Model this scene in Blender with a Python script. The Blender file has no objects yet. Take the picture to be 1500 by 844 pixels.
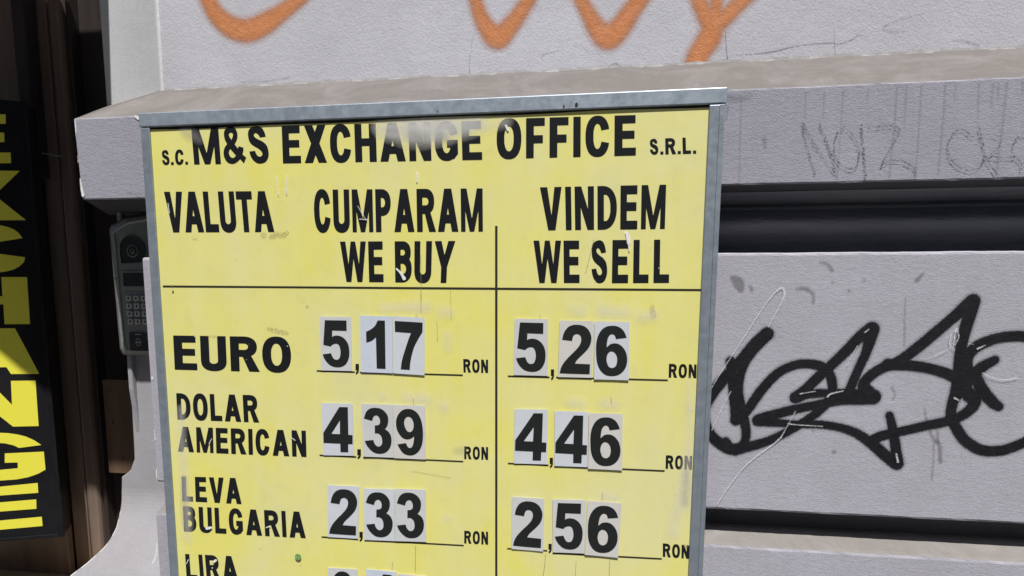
import bpy, bmesh, math, random
import numpy as np
from mathutils import Vector, Matrix
from mathutils.geometry import delaunay_2d_cdt

# ------------------------------------------------------------------ camera
scene = bpy.context.scene
CAM_Z = 1.45
CAM_POS = np.array([0.0, 0.0, CAM_Z])
FOCAL = 1100.0                       # in pixels of a 1500 px wide picture
PITCH, YAW, ROLL, PPY = 0.153989766, -0.174225712, 0.00699201268, 637.560949
def cam_axes():
    cy, sy = math.cos(YAW), math.sin(YAW); cp, sp = math.cos(PITCH), math.sin(PITCH)
    cr, sr = math.cos(ROLL), math.sin(ROLL)
    fwd = np.array([sy*cp, cy*cp, -sp]); right = np.array([cy, -sy, 0.]); up = np.cross(right, fwd)
    return cr*right + sr*up, -sr*right + cr*up, fwd
AX_R, AX_U, AX_F = cam_axes()
cam_data = bpy.data.cameras.new('camera')
cam = bpy.data.objects.new('camera', cam_data)
scene.collection.objects.link(cam)
cam.matrix_world = Matrix(((AX_R[0], AX_U[0], -AX_F[0], 0), (AX_R[1], AX_U[1], -AX_F[1], 0),
                           (AX_R[2], AX_U[2], -AX_F[2], CAM_Z), (0, 0, 0, 1)))
cam_data.sensor_width = 36.0
cam_data.lens = FOCAL/1500*36.0
cam_data.shift_y = (PPY - 422)/1500
cam_data.clip_start = 0.01
cam_data.clip_end = 500
scene.camera = cam

# ------------------------------------------------------------------ sky, sun, exposure
SUN_EL, SUN_AZ = math.radians(64), math.radians(17)      # azimuth: to the right of the facade's normal
S = Vector((math.sin(SUN_AZ)*math.cos(SUN_EL), -math.cos(SUN_AZ)*math.cos(SUN_EL), math.sin(SUN_EL)))
world = bpy.data.worlds.new('World'); scene.world = world; world.use_nodes = True
wn = world.node_tree.nodes; wn.clear()
sky = wn.new('ShaderNodeTexSky'); sky.sky_type = 'NISHITA'; sky.sun_disc = False
sky.sun_elevation = SUN_EL; sky.sun_rotation = math.atan2(S.x, S.y)
bg = wn.new('ShaderNodeBackground'); bg.inputs['Strength'].default_value = 0.07
wo = wn.new('ShaderNodeOutputWorld')
world.node_tree.links.new(sky.outputs[0], bg.inputs[0]); world.node_tree.links.new(bg.outputs[0], wo.inputs[0])
sun_data = bpy.data.lights.new('sun', 'SUN'); sun_data.energy = 5.0; sun_data.angle = math.radians(0.5)
sun_data.color = (1.0, 0.975, 0.945)
sun = bpy.data.objects.new('sun', sun_data); scene.collection.objects.link(sun)
sun.rotation_euler = S.to_track_quat('Z', 'Y').to_euler(); sun.location = (0, -3, 6)
vs = scene.view_settings
vs.view_transform = 'Standard'; vs.look = 'None'; vs.exposure = 0.19; vs.gamma = 1.0; vs.use_curve_mapping = False

# ------------------------------------------------------------------ measuring helpers
def ray(px, py):
    """direction from where the photographer stood, for a point measured in the 1500x844 photograph"""
    return AX_R*(px-750)/FOCAL - AX_U*(py-PPY)/FOCAL + AX_F
def at(px, py, Y):
    d = ray(px, py); return CAM_POS + d*Y/d[1]
def on_plane(px, py, p0, n):
    d = ray(px, py); return CAM_POS + d*(np.dot(np.array(p0)-CAM_POS, n)/np.dot(d, n))

# ------------------------------------------------------------------ object helpers
COL = scene.collection
def thing(name, label, cat, loc=(0, 0, 0), group=None):
    o = bpy.data.objects.new(name, None); COL.objects.link(o); o.location = loc
    o.empty_display_size = 0.1
    o['label'] = label; o['category'] = cat
    if group: o['group'] = group
    return o
def mesh_obj(name, verts, faces, mat, parent=None, label=None, smooth=False, kind=None):
    me = bpy.data.meshes.new(name); me.from_pydata([tuple(map(float, v)) for v in verts], [], [tuple(map(int, f)) for f in faces])
    me.update()
    o = bpy.data.objects.new(name, me); COL.objects.link(o)
    for m in (mat if isinstance(mat, (list, tuple)) else [mat]): me.materials.append(m)
    if parent is not None:
        o.parent = parent
        root = parent; off = Vector((0, 0, 0))
        while root is not None: off += root.location; root = root.parent
        me.transform(Matrix.Translation(-off))
    if smooth:
        for p in me.polygons: p.use_smooth = True
    if label: o['label'] = label
    if kind: o['kind'] = kind
    return o
def bm_obj(name, bm, mat, parent=None, **k):
    me = bpy.data.meshes.new(name); bm.to_mesh(me); bm.free()
    o = bpy.data.objects.new(name, me); COL.objects.link(o); me.materials.append(mat)
    if parent is not None:
        o.parent = parent; root = parent; off = Vector((0, 0, 0))
        while root is not None: off += root.location; root = root.parent
        me.transform(Matrix.Translation(-off))
    if k.get('label'): o['label'] = k['label']
    if k.get('kind'): o['kind'] = k['kind']
    if k.get('smooth'):
        for p in me.polygons: p.use_smooth = True
    return o
def add_box(bm, x0, x1, y0, y1, z0, z1, bev=0.0, M=None, seg=2):
    r = bmesh.ops.create_cube(bm, size=1.0)
    vs_ = r['verts']
    for v in vs_: v.co = Vector(((x0+x1)/2 + v.co.x*(x1-x0), (y0+y1)/2 + v.co.y*(y1-y0), (z0+z1)/2 + v.co.z*(z1-z0)))
    if bev > 0:
        es = list({e for v in vs_ for e in v.link_edges})
        rr = bmesh.ops.bevel(bm, geom=es, offset=bev, segments=seg, profile=0.5, affect='EDGES')
        vs_ = list({v for f in rr['faces'] for v in f.verts} | {v for v in vs_ if v.is_valid})
        ext = {v for v in vs_ for v in v.link_faces for v in v.verts} if False else vs_
        vs_ = list(ext)
    if M is not None:
        for v in vs_: v.co = M @ v.co
    return vs_
def box(name, x0, x1, y0, y1, z0, z1, mat, parent=None, bev=0.0, M=None, **k):
    bm = bmesh.new(); add_box(bm, x0, x1, y0, y1, z0, z1, bev)
    if M is not None: bmesh.ops.transform(bm, matrix=M, verts=bm.verts)
    return bm_obj(name, bm, mat, parent, **k)
def cyl(name, c, axis, r, h, mat, parent=None, n=20, r2=None, **k):
    bm = bmesh.new(); bmesh.ops.create_cone(bm, cap_ends=True, segments=n, radius1=r, radius2=r if r2 is None else r2, depth=h)
    q = Vector(axis).to_track_quat('Z', 'Y').to_matrix().to_4x4()
    bmesh.ops.transform(bm, matrix=Matrix.Translation(Vector(c)) @ q, verts=bm.verts)
    return bm_obj(name, bm, mat, parent, **k)

# ------------------------------------------------------------------ materials
class NT:
    def __init__(s, name):
        s.m = bpy.data.materials.new(name); s.m.use_nodes = True; s.t = s.m.node_tree; s.t.nodes.clear()
        s.out = s.t.nodes.new('ShaderNodeOutputMaterial'); s.p = s.t.nodes.new('ShaderNodeBsdfPrincipled')
        s.t.links.new(s.p.outputs[0], s.out.inputs[0])
        g = s.t.nodes.new('ShaderNodeNewGeometry'); s.pos = g.outputs['Position']; s.nrm = g.outputs['Normal']
    def set(s, node, inp, v):
        i = node.inputs[inp]
        if isinstance(v, bpy.types.NodeSocket): s.t.links.new(v, i)
        elif isinstance(v, (tuple, list)) and len(v) == 3 and i.type == 'RGBA': i.default_value = (*v, 1)
        else: i.default_value = v
    def mapping(s, scale, vec=None, rot=None):
        n = s.t.nodes.new('ShaderNodeMapping'); s.set(n, 'Vector', vec or s.pos); s.set(n, 'Scale', tuple(scale))
        if rot: s.set(n, 'Rotation', tuple(rot))
        return n.outputs[0]
    def noise(s, scale, detail=4, rough=.55, vec=None, dist=0.0):
        n = s.t.nodes.new('ShaderNodeTexNoise'); s.set(n, 'Vector', vec or s.pos); s.set(n, 'Scale', scale)
        s.set(n, 'Detail', detail); s.set(n, 'Roughness', rough); s.set(n, 'Distortion', dist); return n.outputs[0]
    def voro(s, scale, vec=None, feature='F1', out=0):
        n = s.t.nodes.new('ShaderNodeTexVoronoi'); n.feature = feature; s.set(n, 'Vector', vec or s.pos); s.set(n, 'Scale', scale); return n.outputs[out]
    def ramp(s, fac, stops):
        n = s.t.nodes.new('ShaderNodeValToRGB'); s.set(n, 'Fac', fac); e = n.color_ramp.elements
        while len(e) < len(stops): e.new(.5)
        for k, (p, c) in enumerate(stops):
            e[k].position = p; e[k].color = (c, c, c, 1) if isinstance(c, (int, float)) else (*c, 1)
        return n.outputs[0]
    def mix(s, f, a, b, mode='MIX'):
        n = s.t.nodes.new('ShaderNodeMix'); n.data_type = 'RGBA'; n.blend_type = mode
        s.set(n, 0, f); s.set(n, 6, a); s.set(n, 7, b); return n.outputs[2]
    def math(s, op, a, b=0.0, c=0.0):
        n = s.t.nodes.new('ShaderNodeMath'); n.operation = op; s.set(n, 0, a); s.set(n, 1, b); s.set(n, 2, c); return n.outputs[0]
    def bump(s, h, strength=1.0, dist=.001, prev=None):
        n = s.t.nodes.new('ShaderNodeBump'); s.set(n, 'Height', h); s.set(n, 'Strength', strength); s.set(n, 'Distance', dist)
        if prev is not None: s.set(n, 'Normal', prev)
        return n.outputs[0]
    def fin(s, color, rough=.8, normal=None, metal=0.0, spec=.5, alpha=None, coat=None):
        s.set(s.p, 'Base Color', color); s.set(s.p, 'Roughness', rough); s.set(s.p, 'Metallic', metal); s.set(s.p, 'Specular IOR Level', spec)
        if normal is not None: s.set(s.p, 'Normal', normal)
        if alpha is not None: s.set(s.p, 'Alpha', alpha)
        if coat is not None: s.set(s.p, 'Coat Weight', coat)
        return s.m

def plaster_relief(n, amt=1.0, horiz=True):
    """fine rendered-and-painted plaster relief, shared by the wall and by every paint mark on it"""
    v = n.mapping((1.0, 1.0, 1.9 if horiz else 1.0))
    a = n.noise(330, 3, .6, v); b = n.noise(95, 3, .5, v); c = n.noise(9, 3, .5)
    pit = n.ramp(n.voro(170, v), [(.0, 0.0), (.22, 1.0)])
    h = n.math('ADD', n.math('MULTIPLY', a, .8*amt), n.math('MULTIPLY', b, .55*amt))
    h = n.math('ADD', h, n.math('MULTIPLY', pit, .22*amt))
    h = n.math('ADD', h, n.math('MULTIPLY', c, 1.8))
    return n.bump(h, .55, .0016)
def plaster(name, col, dirt, dirt_amt=.35, amt=1.0, blot=.5, dark_pits=.25, horiz=True, smudge=1.0):
    n = NT(name)
    big = n.ramp(n.noise(2.3, 6, .6), [(.35, 0.0), (.72, 1.0)])
    mid = n.ramp(n.noise(14, 5, .65), [(.4, 0.0), (.75, 1.0)])
    fine = n.noise(260, 2, .6, n.mapping((1, 1, 1.9)))
    streak = n.ramp(n.noise(1.0, 4, .6, n.mapping((13, 13, 1.1))), [(.54, 0.0), (.8, 1.0)])
    c = n.mix(n.math('MULTIPLY', big, dirt_amt), col, dirt)
    c = n.mix(n.math('MULTIPLY', mid, dirt_amt*.7), c, dirt)
    c = n.mix(n.math('MULTIPLY', streak, dirt_amt*.3*smudge), c, dirt)
    c = n.mix(.18, c, n.ramp(fine, [(.3, tuple(x*.55 for x in col)), (.7, tuple(min(1, x*1.25) for x in col))]))
    pits = n.ramp(n.noise(120, 4, .7), [(.62, 0.0), (.72, 1.0)])
    c = n.mix(n.math('MULTIPLY', pits, dark_pits), c, tuple(x*.35 for x in dirt))
    return n.fin(c, .88, plaster_relief(n, amt, horiz), spec=.25)

M_UPPER = plaster('upper_wall_plaster', (.575, .57, .615), (.41, .405, .43), .55, .9, dark_pits=.16, horiz=False)
M_LEDGE = plaster('ledge_paint', (.375, .367, .42), (.265, .265, .30), .5, 1.05, dark_pits=.16)
M_BLOCK = plaster('block_paint', (.445, .437, .49), (.335, .33, .358), .5, .8, dark_pits=.12)
M_JAMB = plaster('jamb_stone', (.40, .395, .425), (.27, .25, .245), .6, .35, dark_pits=.1, horiz=False)
M_SPLAY = plaster('splay_plaster', (.66, .665, .68), (.52, .52, .53), .35, .45, dark_pits=.12, horiz=False)
M_BEAD = plaster('bead_plaster', (.74, .74, .74), (.52, .51, .50), .5, .7, dark_pits=.25, horiz=False)
M_MORTAR = plaster('old_mortar', (.36, .355, .36), (.24, .23, .22), .5, 1.0, horiz=False)
M_SOFFIT = plaster('dark_soffit', (.09, .09, .10), (.06, .06, .065), .5, .6, horiz=False)  # dark tone for the ledge's underside
def dusty(name, col, lite):
    n = NT(name)
    v = n.mapping((1, 3, 3))
    a = n.ramp(n.noise(7, 7, .62, n.mapping((1, 1, 2.5)), 1.2), [(.42, 0.0), (.72, 1.0)])
    b = n.ramp(n.noise(38, 6, .7), [(.35, 0.0), (.75, 1.0)])
    c = n.mix(n.math('MULTIPLY', a, .55), col, lite)
    c = n.mix(n.math('MULTIPLY', b, .35), c, tuple(x*.72 for x in col))
    sp = n.ramp(n.noise(150, 3, .7), [(.66, 0.0), (.74, 1.0)])
    c = n.mix(n.math('MULTIPLY', sp, .4), c, tuple(x*.45 for x in col))
    return n.fin(c, .92, n.bump(n.math('ADD', n.noise(180, 4, .6), n.noise(30, 4, .5)), .5, .0016), spec=.2)
M_DUST = dusty('dusty_stone', (.182, .165, .155), (.31, .29, .28))
M_DUST2 = dusty('dusty_chamfer', (.24, .22, .205), (.36, .345, .34))
def dark_paint():
    n = NT('dark_moulding_paint')
    a = n.ramp(n.noise(5, 6, .6, n.mapping((1, 1, 6))), [(.35, 0.0), (.7, 1.0)])
    c = n.mix(a, (.20, .21, .25), (.28, .285, .31))
    return n.fin(c, .92, n.bump(n.noise(120, 4, .6, n.mapping((1, 1, 2))), .5, .0016), spec=.15)
M_MOULD = dark_paint()
def groove_mat():
    n = NT('dark_groove'); return n.fin(n.mix(n.noise(30, 5, .6), (.13, .133, .15), (.19, .19, .20)), .9, n.bump(n.noise(90, 4, .6), .4, .001), spec=.2)  # dark grey tone for the back of the joint
M_GROOVE = groove_mat()
def yellow_sheet():
    n = NT('yellow_sheet')
    big = n.ramp(n.noise(4.0, 5, .6, None, .6), [(.38, 0.0), (.66, 1.0)])
    vert = n.ramp(n.noise(1.0, 4, .6, n.mapping((26, 1, 3.0))), [(.42, 0.0), (.7, 1.0)])
    c = n.mix(n.math('MULTIPLY', big, .8), (.82, .765, .19), (.76, .735, .375))
    c = n.mix(n.math('MULTIPLY', vert, .35), c, (.83, .795, .42))
    grime = n.ramp(n.noise(34, 6, .72, n.mapping((1, 1, .7)), .8), [(.56, 0.0), (.8, 1.0)])
    c = n.mix(n.math('MULTIPLY', grime, .22), c, (.52, .47, .25))
    speck = n.ramp(n.voro(60, n.mapping((1, 1, 1))), [(.0, 1.0), (.045, 0.0)])
    keep = n.ramp(n.noise(11, 2, .5), [(.50, 0.0), (.62, 1.0)])
    c = n.mix(n.math('MULTIPLY', n.math('MULTIPLY', speck, keep), .6), c, (.30, .25, .12))
    h = n.math('ADD', n.noise(7, 3, .5), n.math('MULTIPLY', n.noise(45, 4, .5), .12))
    return n.fin(c, n.ramp(n.noise(20, 5, .6), [(.3, .34), (.7, .52)]), n.bump(h, .35, .004), spec=.45)
M_YELLOW = yellow_sheet()
def vinyl(name, col, wear=(.30, .30, .27), amt=.75, rough=.42):
    n = NT(name)
    s = n.ramp(n.noise(75, 6, .75, n.mapping((1.6, 1, .8))), [(.655, 0.0), (.70, 1.0)])
    k = n.ramp(n.noise(9, 3, .5), [(.45, 0.0), (.6, 1.0)])
    c = n.mix(n.math('MULTIPLY', n.math('MULTIPLY', s, k), amt), col, wear)
    c = n.mix(n.math('MULTIPLY', n.noise(16, 4, .6), .35), c, tuple(x*1.7 for x in col))
    return n.fin(c, rough, n.bump(n.noise(40, 4, .5), .2, .0015), spec=.25)
M_VINYL = vinyl('black_vinyl', (.011, .012, .014))
M_DIGIT = vinyl('black_print', (.014, .017, .016), (.2, .2, .2), .3, .5)
M_LINE = vinyl('black_rule', (.028, .025, .018), (.3, .28, .12), .6, .5)
def card_mat(name, col):
    n = NT(name)
    g = n.ramp(n.noise(40, 6, .7), [(.45, 0.0), (.8, 1.0)]); e = n.ramp(n.noise(9, 3, .6), [(.4, 0.0), (.7, 1.0)])
    c = n.mix(n.math('MULTIPLY', g, .3), col, tuple(x*.72 for x in col)); c = n.mix(n.math('MULTIPLY', e, .25), c, (col[0]*.9, col[1]*.88, col[2]*.78))
    return n.fin(c, .45, n.bump(n.noise(25, 3, .5), .15, .002), spec=.4)
M_CARD = [card_mat('card_cool_white', (.64, .67, .72)), card_mat('card_grey_white', (.63, .64, .65)), card_mat('card_warm_white', (.66, .645, .62)), card_mat('card_blue_white', (.60, .66, .76))]
def metal_frame(name='galvanised_steel', k=1.0):
    n = NT(name)
    cells = n.voro(55, n.mapping((1, 1, .6), None), 'F1', 1)
    sp = n.noise(70, 5, .7); st = n.noise(1.0, 4, .6, n.mapping((60, 60, 7)))
    c = n.mix(sp, (.235*k, .275*k, .325*k), (.34*k, .385*k, .435*k))
    c = n.mix(n.math('MULTIPLY', n.ramp(st, [(.5, 0.0), (.75, 1.0)]), .35), c, (.19, .215, .25))
    scr = n.ramp(n.noise(30, 6, .8, n.mapping((1, 1, 6), None, (0, .7, 0))), [(.70, 0.0), (.73, 1.0)])
    c = n.mix(n.math('MULTIPLY', scr, .5), c, (.6, .62, .65))
    return n.fin(c, n.ramp(sp, [(.3, .38), (.7, .58)]), n.bump(n.noise(90, 4, .6), .18, .001), metal=.45, spec=.5)
M_FRAME = metal_frame()
M_FRAMEL = metal_frame('galvanised_steel_bright', 1.3)
def simple(name, a, b, rough=.5, scale=30, metal=0.0, spec=.5, bump=.15, stretch=(1, 1, 1)):
    n = NT(name)
    return n.fin(n.mix(n.ramp(n.noise(scale, 5, .6, n.mapping(stretch)), [(.35, 0.0), (.7, 1.0)]), a, b), rough, n.bump(n.noise(scale*4, 3, .6, n.mapping(stretch)), bump, .001), metal=metal, spec=spec)
M_SCREW = simple('screw_steel', (.35, .36, .38), (.5, .51, .53), .35, 200, .8)
M_INTER = simple('intercom_grey', (.24, .255, .24), (.31, .325, .31), .42, 60, .15)
M_INTER_D = simple('intercom_dark', (.03, .031, .032), (.05, .051, .05), .35, 80)
M_KEY = simple('key_grey', (.46, .465, .455), (.58, .585, .57), .45, 300)
M_MARK = simple('white_marking', (.5, .52, .52), (.62, .63, .63), .6, 200)
M_SIGNB = simple('black_sign_face', (.006, .006, .008), (.012, .012, .014), .6, 14, 0, .2)
M_SIGNS = simple('black_sign_edge', (.008, .008, .010), (.014, .014, .016), .4, 30, 0, .3)
def side_yellow():
    n = NT('yellow_cut_vinyl'); g = n.ramp(n.noise(60, 6, .7), [(.6, 0.0), (.8, 1.0)])
    c = n.mix(n.math('MULTIPLY', g, .2), (.86, .80, .075), (.5, .46, .10))
    return n.fin(c, .45, n.bump(n.noise(40, 3, .5), .15, .001), spec=.4)
M_SIDEY = side_yellow()
M_DOOR = simple('brown_door_paint', (.165, .118, .090), (.23, .172, .134), .42, 6, 0, .5, .12, (6, 6, .6))
M_DOORD = simple('dark_door_frame', (.028, .022, .021), (.045, .034, .030), .5, 6, 0, .4, .12, (5, 5, .6))
M_WOOD = simple('brown_board', (.10, .062, .040), (.15, .095, .062), .6, 5, 0, .3, .3, (9, 9, .8))
M_THRESH = simple('sandy_threshold', (.42, .28, .16), (.55, .40, .25), .9, 25, 0, .2, .4)
M_ROOM = simple('doorway_lining', (.045, .040, .038), (.075, .068, .064), .8, 8, 0, .3, .3)
M_GREEN = simple('green_sticker', (.10, .26, .05), (.30, .48, .22), .5, 500)
M_PAVE = simple('pavement', (.12, .117, .112), (.17, .165, .16), .9, 3, 0, .2, .5)
M_ROAD = simple('asphalt', (.045, .045, .047), (.065, .065, .066), .9, 20, 0, .2, .5)
M_CANOPY = simple('canopy_render', (.35, .35, .36), (.45, .45, .46), .9, 10)

def paint_mat(name, col, col2=None, speckle=0.0, sp_scale=260, amt=1.0, opacity=1.0, relief='plaster', rough=.7, edge_noise=.35, en_scale=420, horiz=True, stops=((.22, 0.0), (.74, 1.0))):
    """paint lying on a surface: coverage comes from the attribute 'cover' of the mark's own mesh"""
    n = NT(name)
    a = n.t.nodes.new('ShaderNodeAttribute'); a.attribute_name = 'cover'; a = a.outputs['Fac']
    g = n.noise(en_scale, 3, .7)
    cov = n.math('ADD', a, n.math('MULTIPLY', n.math('SUBTRACT', g, .5), edge_noise*2))
    cov = n.ramp(cov, list(stops))
    edge0 = n.ramp(a, [(.0, 0.0), (.10, 1.0)])
    cov = n.math('MULTIPLY', cov, edge0)
    if speckle > 0:
        s = n.ramp(n.noise(sp_scale, 3, .7, n.mapping((1, 1, 1.9))), [(.5-.22*(1-speckle), 0.0), (.60, 1.0)])
        cov = n.math('MULTIPLY', cov, s)
    cov = n.math('MULTIPLY', cov, opacity)
    c = col
    if col2: c = n.mix(n.ramp(n.noise(90, 5, .7), [(.4, 0.0), (.7, 1.0)]), col, col2)
    nm = plaster_relief(n, amt, horiz) if relief == 'plaster' else None
    return n.fin(c, rough, nm, spec=.25, alpha=cov)
M_P_ORANGE = paint_mat('orange_spray', (.60, .225, .085), (.66, .28, .13), amt=1.25, edge_noise=.22, horiz=False, opacity=.96, stops=((.0, 0.0), (.28, .22), (.50, .75), (.82, 1.0)))
M_P_BLACK = paint_mat('black_spray', (.006, .006, .009), (.012, .012, .016), amt=.8, edge_noise=.16, stops=((.10, 0.0), (.36, .20), (.50, .97), (.60, 1.0)))
M_P_SCRATCH = paint_mat('white_scratch', (.80, .80, .82), speckle=.4, sp_scale=500, amt=.8, edge_noise=.2)
M_P_PENCIL = paint_mat('charcoal_scribble', (.045, .045, .06), speckle=.8, sp_scale=330, amt=1.0, edge_noise=.2, opacity=.9)
M_P_DRIP = paint_mat('grey_drip', (.19, .19, .20), speckle=0, amt=1.0, edge_noise=.45, opacity=.22, stops=((.1, 0.0), (.9, 1.0)))
M_P_STAIN = paint_mat('grey_stain', (.17, .17, .165), speckle=0, amt=.8, edge_noise=.5, opacity=.42, en_scale=160, stops=((.1, 0.0), (.9, 1.0)))
M_P_CRACK = paint_mat('plaster_crack', (.10, .10, .11), speckle=0, amt=1.2, edge_noise=.45, opacity=.6, en_scale=200, horiz=False)
M_P_CHIP = paint_mat('chipped_white', (.82, .82, .82), speckle=0, amt=.6, edge_noise=.4, en_scale=200)
M_P_GLARE = paint_mat('pale_glare_wear', (.82, .81, .78), relief=None, edge_noise=.12, en_scale=60, opacity=.72, stops=((0.02, 0.0), (1.0, 1.0)), rough=.5)  # glare on the peeling foil, painted as pale patches
M_P_GLARE_WEAR = paint_mat('faint_glare_wear', (.86, .84, .76), relief=None, edge_noise=.2, en_scale=70, opacity=.42, stops=((0.02, 0.0), (1.0, 1.0)), rough=.5)  # pale worn patches, plus foil glare painted along the side edges
M_P_GLARE_SMEAR = paint_mat('grey_glare_smear', (.46, .45, .42), relief=None, edge_noise=.2, en_scale=60, opacity=.36, stops=((0.02, 0.0), (1.0, 1.0)), rough=.5)  # grey smears, mostly painted foil glare
M_P_BROWN = paint_mat('brown_residue', (.42, .33, .17), relief=None, speckle=.7, sp_scale=420, edge_noise=.3, opacity=.55, rough=.7)
M_P_HAIR = paint_mat('hairline', (.30, .28, .17), relief=None, edge_noise=.25, opacity=.6, rough=.6)

# ------------------------------------------------------------------ paint marks: a fine sheet whose 'cover' is the distance to the strokes
def smooth_path(P, step):
    P = [np.array(p, float) for p in P]
    if len(P) < 2: return np.array(P)
    out = []
    Q = [P[0]*2-P[1]] + P + [P[-1]*2-P[-2]]
    for i in range(1, len(Q)-2):
        p0, p1, p2, p3 = Q[i-1], Q[i], Q[i+1], Q[i+2]
        n = max(2, int(np.linalg.norm((p2-p1)[:2])/step))
        for k in range(n):
            t = k/n
            out.append(.5*((2*p1)+(-p0+p2)*t+(2*p0-5*p1+4*p2-p3)*t*t+(-p0+3*p1-3*p2+p3)*t**3))
    out.append(P[-1]); return np.array(out)
PX = 1.24/1100                       # metres per photo pixel at arm's length from the wall
def paint(name, parent, strokes, mat, Y=None, soft=2.0, cell=.002, label=None, plane=None, straight=False, xlim=None, zlim=None):
    """strokes: lists of (px, py, width_px) measured in the photograph, laid on the wall plane y=Y"""
    pts = []
    for st in strokes:
        if len(st) == 1: st = [st[0], (st[0][0]+.01, st[0][1], st[0][2])]
        w3 = []
        for (x, y, w) in st:
            p = at(x, y, Y); w3.append((p[0], p[2], w*PX*Y/1.24))
        if straight:
            q = []
            for a, b in zip(w3[:-1], w3[1:]):
                n = max(2, int(math.hypot(a[0]-b[0], a[1]-b[1])/(cell*.7)))
                q += [np.array(a)*(1-t)+np.array(b)*t for t in np.linspace(0, 1, n)]
            pts.append(np.array(q))
        else: pts.append(smooth_path(w3, cell*.7))
    A = np.concatenate(pts); s = soft*PX
    x0, z0 = (A[:, :2]-A[:, 2:3]/2).min(0)-s*1.5; x1, z1 = (A[:, :2]+A[:, 2:3]/2).max(0)+s*1.5
    if xlim: x0 = max(x0, xlim[0]); x1 = min(x1, xlim[1])
    if zlim: z0 = max(z0, zlim[0]); z1 = min(z1, zlim[1])
    if x1-x0 < cell or z1-z0 < cell: return None
    nx = int((x1-x0)/cell)+2; nz = int((z1-z0)/cell)+2
    gx = np.linspace(x0, x1, nx); gz = np.linspace(z0, z1, nz)
    D = np.full((nz, nx), 1e9)
    for (x, z, w) in A:
        r = w/2+s*1.6+cell
        i0 = max(0, int((x-r-x0)/(gx[1]-gx[0]))); i1 = min(nx, int((x+r-x0)/(gx[1]-gx[0]))+2)
        j0 = max(0, int((z-r-z0)/(gz[1]-gz[0]))); j1 = min(nz, int((z+r-z0)/(gz[1]-gz[0]))+2)
        if i1 <= i0 or j1 <= j0: continue
        d = np.sqrt((gx[None, i0:i1]-x)**2+(gz[j0:j1, None]-z)**2)-w/2
        D[j0:j1, i0:i1] = np.minimum(D[j0:j1, i0:i1], d)
    cov = np.clip(.5-D/(2*s), 0, 1)
    keep = cov > 0.005
    cellk = keep[:-1, :-1] | keep[1:, :-1] | keep[:-1, 1:] | keep[1:, 1:]
    idx = -np.ones((nz, nx), int); used = np.zeros((nz, nx), bool)
    jj, ii = np.nonzero(cellk)
    for a, b in ((0, 0), (0, 1), (1, 1), (1, 0)): used[jj+a, ii+b] = True
    idx[used] = np.arange(used.sum()); uj, ui = np.nonzero(used)
    verts = np.stack([gx[ui], np.full(len(ui), Y), gz[uj]], 1)
    faces = np.stack([idx[jj, ii], idx[jj, ii+1], idx[jj+1, ii+1], idx[jj+1, ii]], 1)
    o = mesh_obj(name, verts, faces, mat, parent, label)
    at_ = o.data.attributes.new('cover', 'FLOAT', 'POINT'); at_.data.foreach_set('value', cov[used].astype(np.float32))
    return o

def paint_each(name, parent, strokes, mat, Y=None, **k):
    for i, st in enumerate(strokes): paint(name, parent, [st], mat, Y=Y-.00004*(i % 12), **k)
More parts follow.
